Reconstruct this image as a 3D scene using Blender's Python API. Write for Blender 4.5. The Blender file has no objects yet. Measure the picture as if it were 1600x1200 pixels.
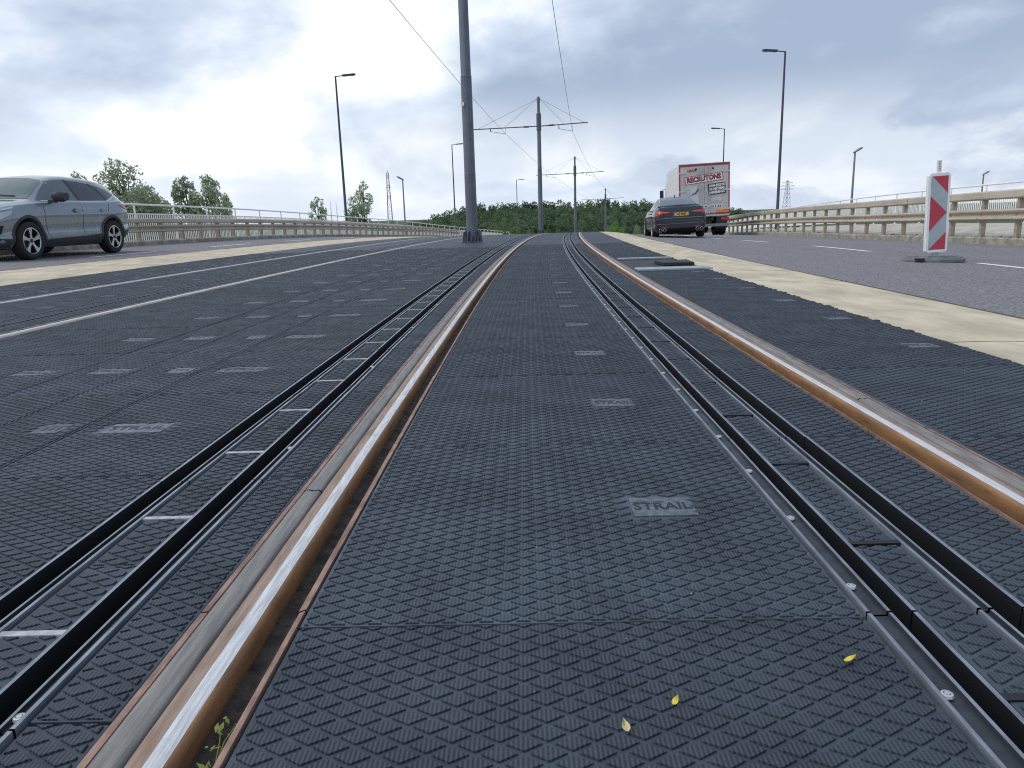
import bpy, bmesh, math, random
from mathutils import Vector, Matrix
from mathutils.bvhtree import BVHTree
import numpy as np
random.seed(7); rng = np.random.default_rng(7)
R = math.radians
S = bpy.context.scene
COL = S.collection

# ------------------------------------------------------------------ camera
YAW, PITCH, ROLL, CAM_H, CAM_U = -0.007793, 0.224292, 0.030016, 0.61064, -0.27426
LAT_K, LAT_V0, LAT_A, LAT_K2 = 0.002915, -3.5, 25.0, 0.0010     # alignment: right-hand curve easing out
VERT_Q = 0.00020136                                              # crest of the viaduct
def off(v):
    t = max(0.0, v - LAT_V0); a = LAT_A - LAT_V0
    if t < a: return LAT_K*t*t/2
    return LAT_K*a*a/2 + LAT_K*a*(t-a) + LAT_K2*(t-a)**2/2
def doff(v): return (off(v+.01)-off(v-.01))/.02
def smooth(a, b, x):
    t = min(1, max(0, (x-a)/(b-a))); return t*t*(3-2*t)
def gz(u, v):
    vc = min(max(v, 0.0), 42.0); z = -VERT_Q*vc*vc/2
    if v > 20: z -= .0010*(vc-20)**2/2
    if v > 42: z -= .0304*(v-42)
    if v > 60: z -= .010*(v-60)
    if u > 1.8: z -= .035*(u-1.8) + .13*smooth(12, 27, v)*smooth(2.0, 3.6, u)
    elif u < -6.4: z += .025*(-6.4-u)
    return z
def P(u, v, z=0.0): return Vector((u+off(v), v, gz(u, v)+z))

cam_d = bpy.data.cameras.new('camera'); cam = bpy.data.objects.new('camera', cam_d); COL.objects.link(cam)
cam_d.sensor_fit = 'HORIZONTAL'; cam_d.sensor_width = 36; cam_d.lens = 36*1153/1600
cam_d.clip_start = .05; cam_d.clip_end = 6000
cy, sy, cp, sp, cr, sr = math.cos(YAW), math.sin(YAW), math.cos(PITCH), math.sin(PITCH), math.cos(ROLL), math.sin(ROLL)
xa, ya, za = Vector((cy, -sy, 0)), Vector((sy, cy, 0)), Vector((0, 0, 1))
fwd = cp*ya - sp*za; dn0 = -sp*ya - cp*za
rt = cr*xa + sr*dn0; dn = cr*dn0 - sr*xa
M = Matrix((rt, -dn, -fwd)).transposed().to_4x4(); M.translation = Vector((CAM_U, 0, CAM_H))
cam.matrix_world = M
S.camera = cam

# ------------------------------------------------------------------ light: broken overcast, brighter to the left
SUN_EL, SUN_AZ = 52, -105          # degrees; azimuth from +Y towards +X
world = bpy.data.worlds.new('World'); S.world = world; world.use_nodes = True
nt = world.node_tree; nt.nodes.clear()
def N(t, tree=None, **k):
    n = (tree or nt).nodes.new(t)
    for a, b in k.items(): setattr(n, a, b)
    return n
def LK(a, b, tree=None): (tree or nt).links.new(a, b)
def math_n(op, a, b=None, c=None, tree=None, clamp=False):
    n = N('ShaderNodeMath', tree, operation=op); n.use_clamp = clamp
    for i, x in enumerate((a, b, c)):
        if x is None: continue
        if isinstance(x, (int, float)): n.inputs[i].default_value = x
        else: LK(x, n.inputs[i], tree)
    return n.outputs[0]
def mix_rgb(fac, a, b, tree=None, mode='MIX'):
    n = N('ShaderNodeMix', tree, data_type='RGBA', blend_type=mode)
    for s, x in ((n.inputs[0], fac), (n.inputs[6], a), (n.inputs[7], b)):
        if isinstance(x, (int, float)): s.default_value = x
        elif isinstance(x, tuple): s.default_value = (*x, 1)[:4]
        else: LK(x, s, tree)
    return n.outputs[2]
def maprange(x, a, b, c=0., d=1., tree=None, smooth=True):
    n = N('ShaderNodeMapRange', tree); n.interpolation_type = 'SMOOTHSTEP' if smooth else 'LINEAR'
    LK(x, n.inputs[0], tree)
    for i, q in enumerate((a, b, c, d)): n.inputs[1+i].default_value = q
    return n.outputs[0]
def build_sky():
    sky = N('ShaderNodeTexSky', sky_type='NISHITA'); sky.sun_disc = False
    sky.sun_elevation = R(SUN_EL); sky.sun_rotation = R(SUN_AZ); sky.dust_density = 2.0
    skyb = mix_rgb(1.0, sky.outputs[0], (.10, .10, .10), mode='MULTIPLY')
    tc = N('ShaderNodeTexCoord'); sep = N('ShaderNodeSeparateXYZ'); LK(tc.outputs['Generated'], sep.inputs[0])
    X, Y, Z = sep.outputs
    # project the view direction onto a flat cloud ceiling, softened near the horizon
    zz = math_n('ADD', math_n('MAXIMUM', Z, 0.0), .22)
    cb = N('ShaderNodeCombineXYZ'); LK(math_n('DIVIDE', X, zz), cb.inputs[0]); LK(math_n('DIVIDE', Y, zz), cb.inputs[1]); cb.inputs[2].default_value = 2.3
    def noise(scale, detail, rough, dist=0., loc=(0, 0, 0), src=None, sc=(1, 1, 1), rot=0):
        mp = N('ShaderNodeMapping'); mp.inputs[1].default_value = loc; mp.inputs[3].default_value = sc; mp.inputs[2].default_value = (0, 0, rot)
        LK(src or cb.outputs[0], mp.inputs[0])
        n = N('ShaderNodeTexNoise'); n.inputs['Scale'].default_value = scale; n.inputs['Detail'].default_value = detail
        n.inputs['Roughness'].default_value = rough; n.inputs['Distortion'].default_value = dist
        LK(mp.outputs[0], n.inputs['Vector']); return n.outputs['Fac']
    G = tc.outputs['Generated']
    big = noise(1.7, 4, .5, .2, SKY_L1, src=G, sc=(1, 1, 2.2))              # cloud masses
    mid = noise(SKY_MS, 8, .53, .15, SKY_L2, src=G, sc=(1, 1, 1.9))            # billows
    strk = noise(1.5, 7, .54, .3, SKY_L3, sc=(1, .55, 1), rot=.9)           # streaks in the ceiling
    side = maprange(X, -.40, .45, -SKY_SIDE, SKY_SIDE)                                  # thicker away from the hidden sun
    d0 = math_n('ADD', math_n('ADD', math_n('MULTIPLY', big, .34), math_n('MULTIPLY', mid, .52)), math_n('MULTIPLY', strk, .14))
    dd = math_n('ADD', math_n('ADD', d0, side), SKY_OFF)
    shade = maprange(dd, .41, .53)
    deep = maprange(dd, .49, .62)
    c1 = mix_rgb(shade, SKY_C0, SKY_C1)
    c2 = mix_rgb(deep, c1, SKY_C2)
    gap = math_n('MULTIPLY', maprange(strk, .46, .36), maprange(dd, .54, .44))
    c3 = mix_rgb(math_n('MULTIPLY', gap, .10), c2, skyb)
    # bright crisp cumulus low over the horizon on the right
    low = math_n('MULTIPLY', maprange(Z, .17, .07), maprange(math_n('ADD', math_n('ADD', math_n('MULTIPLY', mid, .7), math_n('MULTIPLY', big, .3)), maprange(X, .05, .45, 0., .045)), .455, .52))
    c3b = mix_rgb(math_n('MULTIPLY', low, .70), c3, mix_rgb(maprange(strk, .38, .60), SKY_C0, (.74, .81, .90)))
    hz = maprange(Z, .10, .0)
    c4 = mix_rgb(math_n('MULTIPLY', hz, .20), c3b, (.86, .91, .98))
    below = maprange(Z, -.01, -.06)
    c5 = mix_rgb(below, c4, (.22, .23, .22))
    bg = N('ShaderNodeBackground'); bg.inputs[1].default_value = SKY_STRENGTH; LK(c5, bg.inputs[0])
    out = N('ShaderNodeOutputWorld'); LK(bg.outputs[0], out.inputs[0])
SKY_SIDE, SKY_OFF, SKY_STRENGTH = .066, .058, 1.0
SKY_MS = 4.0
SKY_L1, SKY_L2, SKY_L3 = (-1, 6.2, 3.5), (1.8, 2.6, 1.6), (1.3, 7.7, 3)
SKY_C0, SKY_C1, SKY_C2 = (.99, 1.02, 1.04), (.60, .69, .825), (.345, .43, .57)
build_sky()
sun_d = bpy.data.lights.new('sun', 'SUN'); sun = bpy.data.objects.new('sun', sun_d); COL.objects.link(sun)
sun_d.energy = 1.2; sun_d.angle = R(22); sun_d.color = (1, .985, .96)
el, az = R(SUN_EL), R(SUN_AZ)
sun.rotation_euler = (-Vector((math.sin(az)*math.cos(el), math.cos(az)*math.cos(el), math.sin(el)))).to_track_quat('-Z', 'Y').to_euler()
S.view_settings.view_transform = 'Standard'; S.view_settings.look = 'None'
S.view_settings.exposure = 0.20; S.view_settings.gamma = 1.0; S.view_settings.use_curve_mapping = False
S.render.engine = 'CYCLES'
S.cycles.max_bounces = 6; S.cycles.transparent_max_bounces = 8; S.cycles.use_denoising = False; S.cycles.filter_width = 1.15

# ------------------------------------------------------------------ materials
MATS = {}
def blotch(m, scale, amount, dark=.55, stretch=(1, 1, 1), lo=.48, hi=.68, light=None):
    """broad stains with a shape of their own, in world position"""
    t = m.node_tree; b = t.nodes['Principled BSDF']; g = N('ShaderNodeNewGeometry', t); mp = N('ShaderNodeMapping', t); mp.inputs[3].default_value = stretch; LK(g.outputs['Position'], mp.inputs[0], t)
    n = N('ShaderNodeTexNoise', t); n.inputs['Scale'].default_value = scale; n.inputs['Detail'].default_value = 8; n.inputs['Roughness'].default_value = .68; LK(mp.outputs[0], n.inputs['Vector'], t)
    f = math_n('MULTIPLY', maprange(n.outputs['Fac'], lo, hi, tree=t), amount, tree=t)
    base = b.inputs['Base Color'].links[0].from_socket if b.inputs['Base Color'].links else tuple(b.inputs['Base Color'].default_value)[:3]
    d = mix_rgb(1.0, base, (dark, dark, dark), t, 'MULTIPLY') if light is None else light
    LK(mix_rgb(f, base, d, t), b.inputs['Base Color'], t); return m
def mat(name, col, rough=.6, metal=0., spec=.5, var=0., var_scale=8., bump=0., bump_scale=200., col2=None, coords='Object', rnd=0., stretch=None, coat=0., bump_dist=.002, detail=6):
    m = bpy.data.materials.new(name); m.use_nodes = True; t = m.node_tree; b = t.nodes['Principled BSDF']
    b.inputs['Base Color'].default_value = (*col, 1); b.inputs['Roughness'].default_value = rough
    b.inputs['Metallic'].default_value = metal; b.inputs['Specular IOR Level'].default_value = spec
    if coat: b.inputs['Coat Weight'].default_value = coat; b.inputs['Coat Roughness'].default_value = .05
    vec = None
    if var or bump:
        tc = N('ShaderNodeTexCoord', t); vec = tc.outputs[coords]
        if stretch:
            mp = N('ShaderNodeMapping', t); mp.inputs[3].default_value = stretch; LK(vec, mp.inputs[0], t); vec = mp.outputs[0]
    c = None
    if var:
        n = N('ShaderNodeTexNoise', t); n.inputs['Scale'].default_value = var_scale; n.inputs['Detail'].default_value = detail; n.inputs['Roughness'].default_value = .62
        LK(vec, n.inputs['Vector'], t)
        f = maprange(n.outputs['Fac'], .33, .67, tree=t)
        c2 = col2 or tuple(x*(1-var) for x in col)
        c1 = col if col2 else tuple(min(1, x*(1+var*.6)) for x in col)
        c = mix_rgb(f, c1, c2, t)
        rr = maprange(n.outputs['Fac'], .3, .7, max(.02, rough-.08), min(1, rough+.08), t); LK(rr, b.inputs['Roughness'], t)
    if rnd:
        oi = N('ShaderNodeObjectInfo', t)
        k = maprange(oi.outputs['Random'], 0, 1, 1-rnd, 1+rnd, t, smooth=False)
        cc = N('ShaderNodeCombineColor', t)
        for i in range(3): LK(k, cc.inputs[i], t)
        c = mix_rgb(1.0, c if c is not None else (*col,), cc.outputs[0], t, 'MULTIPLY')
    if c is not None: LK(c, b.inputs['Base Color'], t)
    if bump:
        n = N('ShaderNodeTexNoise', t); n.inputs['Scale'].default_value = bump_scale; n.inputs['Detail'].default_value = 3
        LK(vec, n.inputs['Vector'], t)
        bp = N('ShaderNodeBump', t); bp.inputs['Strength'].default_value = bump; bp.inputs['Distance'].default_value = bump_dist
        LK(n.outputs['Fac'], bp.inputs['Height'], t); LK(bp.outputs[0], b.inputs['Normal'], t)
    MATS[name] = m; return m

# ------------------------------------------------------------------ helpers
def link(name, me, m=None, parent=None):
    o = bpy.data.objects.new(name, me); COL.objects.link(o)
    if m is not None:
        for x in (m if isinstance(m, (list, tuple)) else [m]): me.materials.append(MATS[x] if isinstance(x, str) else x)
    if parent is not None: o.parent = parent
    return o
def tag(o, label=None, cat=None, group=None, kind=None):
    if label: o['label'] = label
    if cat: o['category'] = cat
    if group: o['group'] = group
    if kind: o['kind'] = kind
    return o
def empty(name, loc=(0, 0, 0), rz=0., label=None, cat=None, group=None):
    o = bpy.data.objects.new(name, None); COL.objects.link(o); o.location = loc; o.rotation_euler = (0, 0, rz); o.empty_display_size = .1
    return tag(o, label, cat, group)
class MB:
    def __init__(s): s.v = []; s.f = []; s.mi = []
    def add(s, vs, fs, mi=0):
        n = len(s.v); s.v += [tuple(x) for x in vs]; s.f += [tuple(i+n for i in f) for f in fs]; s.mi += [mi]*len(fs); return s
    def box(s, x0, x1, y0, y1, z0, z1, mi=0, M=None, taper=None):
        vs = [Vector((x, y, z)) for z in (z0, z1) for y in (y0, y1) for x in (x0, x1)]
        if taper:
            cx, cyy = (x0+x1)/2, (y0+y1)/2
            for q in vs[4:]: q.x = cx+(q.x-cx)*taper; q.y = cyy+(q.y-cyy)*taper
        if M is not None: vs = [M @ q for q in vs]
        return s.add(vs, [(0, 2, 3, 1), (4, 5, 7, 6), (0, 1, 5, 4), (2, 6, 7, 3), (0, 4, 6, 2), (1, 3, 7, 5)], mi)
    def tube(s, pts, r, n=8, mi=0, caps=True):
        pts = [Vector(p) for p in pts]; rs = r if isinstance(r, (list, tuple)) else [r]*len(pts)
        rings = []; up = None
        for i, p in enumerate(pts):
            d = (pts[min(i+1, len(pts)-1)]-pts[max(i-1, 0)]).normalized()
            if up is None:
                up = Vector((0, 0, 1)) if abs(d.z) < .9 else Vector((1, 0, 0))
            a = d.cross(up).normalized(); b = a.cross(d).normalized(); up = b
            rings.append([p+rs[i]*(a*math.cos(2*math.pi*k/n)+b*math.sin(2*math.pi*k/n)) for k in range(n)])
        vs = [q for rg in rings for q in rg]
        fs = [(i*n+k, i*n+(k+1) % n, (i+1)*n+(k+1) % n, (i+1)*n+k) for i in range(len(pts)-1) for k in range(n)]
        if caps: fs += [tuple(range(n))[::-1], tuple((len(pts)-1)*n+k for k in range(n))]
        return s.add(vs, fs, mi)
    def lathe(s, prof, n=24, mi=0, M=None, axis='Z'):
        vs = []; 
        for (r, z) in prof:
            for k in range(n):
                a = 2*math.pi*k/n
                q = Vector((r*math.cos(a), r*math.sin(a), z)) if axis == 'Z' else Vector((r*math.cos(a), z, r*math.sin(a)))
                vs.append(M @ q if M is not None else q)
        m = len(prof)
        fs = [(i*n+k, i*n+(k+1) % n, (i+1)*n+(k+1) % n, (i+1)*n+k) for i in range(m-1) for k in range(n)]
        return s.add(vs, fs, mi)
    def poly(s, pts, mi=0): return s.add(pts, [tuple(range(len(pts)))], mi)
    def prism(s, pts, d, mi=0):
        d = Vector(d); n = len(pts); a = [Vector(p) for p in pts]; b = [p+d for p in a]
        return s.add(a+b, [tuple(range(n))[::-1], tuple(range(n, 2*n))]+[(i, (i+1) % n, n+(i+1) % n, n+i) for i in range(n)], mi)
    def mesh(s, name, smooth=False, fix=True):
        me = bpy.data.meshes.new(name); me.from_pydata([tuple(q) for q in s.v], [], s.f)
        if any(s.mi): me.polygons.foreach_set('material_index', s.mi)
        if fix:
            bm = bmesh.new(); bm.from_mesh(me); bmesh.ops.recalc_face_normals(bm, faces=bm.faces); bm.to_mesh(me); bm.free()
        if smooth:
            me.polygons.foreach_set('use_smooth', [True]*len(me.polygons))
            try: me.set_sharp_from_angle(angle=R(smooth if smooth is not True else 40))
            except Exception: pass
        me.update(); return me
    def build(s, name, m=None, parent=None, smooth=False, fix=True): return link(name, s.mesh(name, smooth, fix), m, parent)
def vrange(a, b, step): n = max(1, round((b-a)/step)); return [a+(b-a)*i/n for i in range(n+1)]
def vlist(a, b):
    out = [a]; v = a
    while v < b-1e-6:
        v += .6 if v < 12 else (1.5 if v < 40 else 4); out.append(min(v, b))
    return out
def sweep(mb, prof, vs, closed=False, mi=0, caps=False):
    """prof: [(u, z)] ; follows the alignment"""
    n = len(prof); pts = [P(u, v, z) if not isinstance(u, tuple) else None for v in vs for (u, z) in prof]
    m = n if closed else n-1
    mis = mi if isinstance(mi, list) else [mi]*m
    for k in range(m):
        fs = []
        vv = []
        k2 = (k+1) % n
        for i in range(len(vs)): vv += [pts[i*n+k], pts[i*n+k2]]
        fs = [(2*i, 2*i+1, 2*i+3, 2*i+2) for i in range(len(vs)-1)]
        mb.add(vv, fs, mis[k])
    if caps:
        mb.add(pts[:n], [tuple(range(n))]); mb.add(pts[-n:], [tuple(range(n))])
    return mb
def weld(me, d=1e-5, sharp=None):
    bm = bmesh.new(); bm.from_mesh(me); bmesh.ops.remove_doubles(bm, verts=bm.verts, dist=d); bmesh.ops.recalc_face_normals(bm, faces=bm.faces); bm.to_mesh(me); bm.free()
    if sharp is not None:
        me.polygons.foreach_set('use_smooth', [True]*len(me.polygons)); me.set_sharp_from_angle(angle=R(sharp))
    me.update(); return me
def sweep_obj(name, prof, v0, v1, m, parent=None, closed=False, mi=0, caps=False, sharp=30, vs=None):
    mb = MB(); sweep(mb, prof, vs or vlist(v0, v1), closed, mi, caps)
    me = mb.mesh(name, fix=False); weld(me, 1e-5, sharp); return link(name, me, m, parent)
def text_mesh(txt, size, depth=.0, bold=0., shear=0., spacing=1., align='CENTER'):
    cu = bpy.data.curves.new('lettering', 'FONT'); cu.body = txt; cu.size = size; cu.extrude = depth; cu.offset = bold; cu.shear = shear
    cu.align_x = align; cu.align_y = 'CENTER'; cu.space_character = spacing; cu.resolution_u = 2
    o = bpy.data.objects.new('lettering', cu); COL.objects.link(o)
    dg = bpy.context.evaluated_depsgraph_get(); me = bpy.data.meshes.new_from_object(o.evaluated_get(dg))
    bpy.data.objects.remove(o); bpy.data.curves.remove(cu); me.materials.clear(); return me
def place(u, v, z=0.): return P(u, v, z), -math.atan(doff(v))
# ------------------------------------------------------------------ surface materials
def rubber(name, col, knobs):
    m = mat(name, col, rough=.60, spec=.34, var=.32, var_scale=5, rnd=.20)
    t = m.node_tree; b = t.nodes['Principled BSDF']
    tc = N('ShaderNodeTexCoord', t); geo = N('ShaderNodeNewGeometry', t)
    base = b.inputs['Base Color'].links[0].from_socket
    # brownish brake dust and pale scuffs that run across panels (world position)
    n = N('ShaderNodeTexNoise', t); n.inputs['Scale'].default_value = 1.7; n.inputs['Detail'].default_value = 7; n.inputs['Roughness'].default_value = .7; LK(geo.outputs['Position'], n.inputs['Vector'], t)
    c = mix_rgb(math_n('MULTIPLY', maprange(n.outputs['Fac'], .54, .74, tree=t), .55, tree=t), base, (.075, .060, .054), t)
    n2 = N('ShaderNodeTexNoise', t); n2.inputs['Scale'].default_value = 34; n2.inputs['Detail'].default_value = 4; LK(geo.outputs['Position'], n2.inputs['Vector'], t)
    c = mix_rgb(math_n('MULTIPLY', maprange(n2.outputs['Fac'], .60, .78, tree=t), .40, tree=t), c, (.11, .118, .125), t)
    n3 = N('ShaderNodeTexNoise', t); n3.inputs['Scale'].default_value = .55; n3.inputs['Detail'].default_value = 4; LK(geo.outputs['Position'], n3.inputs['Vector'], t)
    c = mix_rgb(math_n('MULTIPLY', maprange(n3.outputs['Fac'], .42, .64, tree=t), .35, tree=t), c, (.017, .023, .034), t)
    LK(c, b.inputs['Base Color'], t)
    sp_ = N('ShaderNodeSeparateXYZ', t); LK(tc.outputs['Object'], sp_.inputs[0], t)
    if knobs:
        wx = math_n('POWER', math_n('ABSOLUTE', math_n('SINE', math_n('MULTIPLY', sp_.outputs[0], math.pi/.0058, tree=t), tree=t), tree=t), 2.5, tree=t)
        c = mix_rgb(math_n('MULTIPLY', wx, .42, tree=t), c, (.105, .125, .148), t); LK(c, b.inputs['Base Color'], t)
        wy = math_n('SINE', math_n('MULTIPLY', sp_.outputs[1], 2*math.pi/.0042, tree=t), tree=t)
        hgt = math_n('ADD', math_n('MULTIPLY', wx, 1.0, tree=t), math_n('MULTIPLY', wy, .55, tree=t), tree=t)
        bp = N('ShaderNodeBump', t); bp.inputs['Strength'].default_value = .7; bp.inputs['Distance'].default_value = .0007
    else:
        hgt = n2.outputs['Fac']; bp = N('ShaderNodeBump', t); bp.inputs['Strength'].default_value = .25; bp.inputs['Distance'].default_value = .001
    LK(hgt, bp.inputs['Height'], t); LK(bp.outputs[0], b.inputs['Normal'], t)
    return m
RB = (.028, .039, .054)
rubber('rubber_pad', RB, True); rubber('rubber_base', (.066, .086, .110), False)
mat('rubber_black', (.012, .013, .016), .6, var=.3, bump=.3, bump_scale=60)
blotch(mat('emblem_rubber', (.10, .122, .148), .5, var=.35, var_scale=60, rnd=.30), 30, .45, .55, (1, 1, 1), .48, .66)
mat('substrate', (.022, .021, .022), .9, var=.4, var_scale=20)
blotch(mat('rail_rust', (.24, .15, .105), .66, var=.35, var_scale=14, col2=(.33, .25, .205), stretch=(6, .6, 6), bump=.5, bump_scale=150), 9, .55, .45, (3, .5, 3))
blotch(mat('rail_polished', (.68, .675, .68), .40, metal=.35, var=.25, var_scale=22, stretch=(10, .5, 10), bump=.3, bump_scale=260), 40, .5, .6, (1, .35, 1), .56, .72)
blotch(mat('rail_gauge', (.33, .165, .066), .62, var=.45, var_scale=9, col2=(.22, .12, .06), stretch=(5, .7, 5), bump=.5, bump_scale=110), 14, .6, .45, (2, .6, 3))
blotch(mat('rail_filler', (.15, .143, .14), .6, var=.30, var_scale=9, col2=(.255, .24, .22), stretch=(9, .7, 9), bump=.5, bump_scale=80), 5, .55, .55, (3, .7, 3))
mat('rail_sheen', (.42, .41, .41), .42, metal=.3, var=.25, var_scale=8, stretch=(6, .6, 6))  # pale tone puts the glancing sky sheen into the far rails' colour
mat('edge_grey', (.20, .175, .165), .7, var=.3, var_scale=14)
mat('edge_strip', (.27, .165, .130), .75, var=.4, var_scale=14, stretch=(3, 1, 3), bump=.4, bump_scale=120)
mat('groove_dirt', (.060, .047, .040), .95, var=.5, var_scale=30, bump=.8, bump_scale=120, bump_dist=.006)
mat('channel_steel', (.026, .031, .039), .5, metal=.0, var=.3, var_scale=25)
mat('channel_lip', (.24, .27, .31), .40, metal=.35, var=.3, var_scale=20, stretch=(4, .6, 4))
mat('channel_dark', (.0065, .0075, .010), .55)
mat('bar_light', (.44, .44, .46), .45, metal=.2, var=.25, var_scale=40)
mat('bolt_steel', (.55, .56, .57), .4, metal=.5)
mat('galvanised', (.36, .39, .42), .45, metal=.3, var=.2, var_scale=12)
blotch(blotch(mat('asphalt', (.225, .212, .222), .92, var=.55, var_scale=52, bump=.7, bump_scale=160, bump_dist=.006, coords='Object', detail=3), .55, .45, .74, (1.6, .10, 1)), 2.2, .3, .8, (1, .6, 1))
blotch(blotch(mat('concrete_beige', (.57, .485, .355), .9, var=.22, var_scale=3.5, bump=.4, bump_scale=45, stretch=(1, .5, 1), detail=12), 1.3, .5, .70, (1, .35, 1)), 16, .5, .62, (1, 1, 1), .60, .75)
mat('concrete_kerb', (.30, .275, .225), .9, var=.35, var_scale=4, bump=.5, bump_scale=30, detail=9)
mat('footway', (.47, .43, .36), .92, var=.25, var_scale=2, bump=.3, bump_scale=60)
mat('paint_white', (.80, .80, .80), .6, var=.18, var_scale=30)
mat('terrain', (.055, .085, .03), .95, var=.5, var_scale=.05)
blotch(mat('barrier_beam', (.47, .41, .315), .5, var=.14, var_scale=1.5, stretch=(1, .4, 1)), 3.2, .5, .62, (1, 1, .5), .52, .72)
mat('barrier_post', (.32, .275, .205), .6, var=.22, var_scale=6)
mat('railing_white', (.80, .80, .78), .5, var=.12, var_scale=10)

# ------------------------------------------------------------------ setting
def flat(name, u0, u1, v0, v1, z, m, nu=2, vs=None, parent=None):
    return tag(sweep_obj(name, [(u0+(u1-u0)*i/nu, z) for i in range(nu+1)], v0, v1, m, vs=vs, parent=parent), kind='structure' if parent is None else None)
VFAR = 190
trackbed = flat('trackbed', -6.44, 1.64, -5, VFAR, -.062, 'substrate', 6)
road = flat('road_right', 2.45, 9.93, -5, VFAR, 0, 'asphalt', 8)
flat('road_left', -8.22, -11.75, -5, VFAR, 0, 'asphalt', 6)
# cast strips between rubber deck and asphalt, butt-jointed pours
def strip(name, u0, u1, z):
    root = flat(name, u0, u1, -5, VFAR, z-.05, 'concrete_kerb', 2)
    edges = [-5, -1.2, 3.3, 7.75, 12.4, 17.0, 22, 28, 36, 46, 60, 80, 120, VFAR]
    for a, b in zip(edges[:-1], edges[1:]):
        s = .35 if name.endswith('right') else -.2
        vs = vlist(a+.012, b)
        mb = MB(); n = 4
        pr = [(u0+(u1-u0)*i/n, z) for i in range(n+1)]
        pr = [(u0, z-.05)]+pr+[(u1, z-.05)]
        sweep(mb, pr, vs); me = mb.mesh('concrete_pour', fix=False); weld(me, sharp=30); link('concrete_pour', me, 'concrete_beige', root)
    return root
strip('concrete_strip_right', 1.615, 2.445, -.006)
strip('concrete_strip_left', -6.45, -8.215, -.004)
# kerbs, footways and the edge of the deck
kr = sweep_obj('kerb_right', [(9.90, -.08), (9.915, .13), (9.95, .165), (10.35, .17)], -5, VFAR, 'concrete_kerb'); tag(kr, kind='structure')
def up(u, a): return a+.035*(u-1.8)      # height a above the track level, undoing the cross fall
tag(sweep_obj('footway_right', [(10.35, .168), (10.9, up(10.9, -.08)), (12.5, up(12.5, .06)), (14.75, up(14.75, .10)), (14.78, -1.2)], -5, VFAR, 'footway'), kind='structure')
kl = sweep_obj('kerb_left', [(-11.70, -.08), (-11.715, .10), (-11.75, .13), (-12.1, .135)], -5, VFAR, 'concrete_kerb'); tag(kl, kind='structure')
tag(sweep_obj('footway_left', [(-12.1, .131), (-12.4, -.02), (-13.0, -.15), (-14.4, -.16), (-14.42, -1.2)], -5, VFAR, 'footway'), kind='structure')
# lane dashes, worn white paint
def dash(u, a, b, w, par):
    mb = MB(); vs = vrange(a, b, .6); sweep(mb, [(u-w/2, .004), (u+w/2, .004)], vs); mb.build('lane_dash', 'paint_white', par)
for k in range(-1, 6): dash(5.17, 6.45+5.75*k, 9.12+5.75*k, .125, road)
rl = [o for o in S.objects if o.name == 'road_left'][0]
for k in range(-2, 5): dash(-9.15, 14.8+5.2*k, 17.3+5.2*k, .12, rl)
# terrain
def terrain():
    mb = MB(); xs = [-3000, -900, -400, -200, -100, -50, 0, 50, 100, 200, 400, 900, 3000]; ys = [-400, -100, 0, 60, 120, 180, 240, 320, 420, 600, 1000, 2000, 4500]
    def h(x, y): return -7.5+2.5*smooth(230, 420, y)*smooth(-260, -20, x)*(1-smooth(160, 420, x))
    vs = [(x, y, h(x, y)) for y in ys for x in xs]; n = len(xs)
    mb.add(vs, [(j*n+i, j*n+i+1, (j+1)*n+i+1, (j+1)*n+i) for j in range(len(ys)-1) for i in range(n-1)])
    return tag(mb.build('ground', 'terrain'), kind='structure')
terrain()

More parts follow.
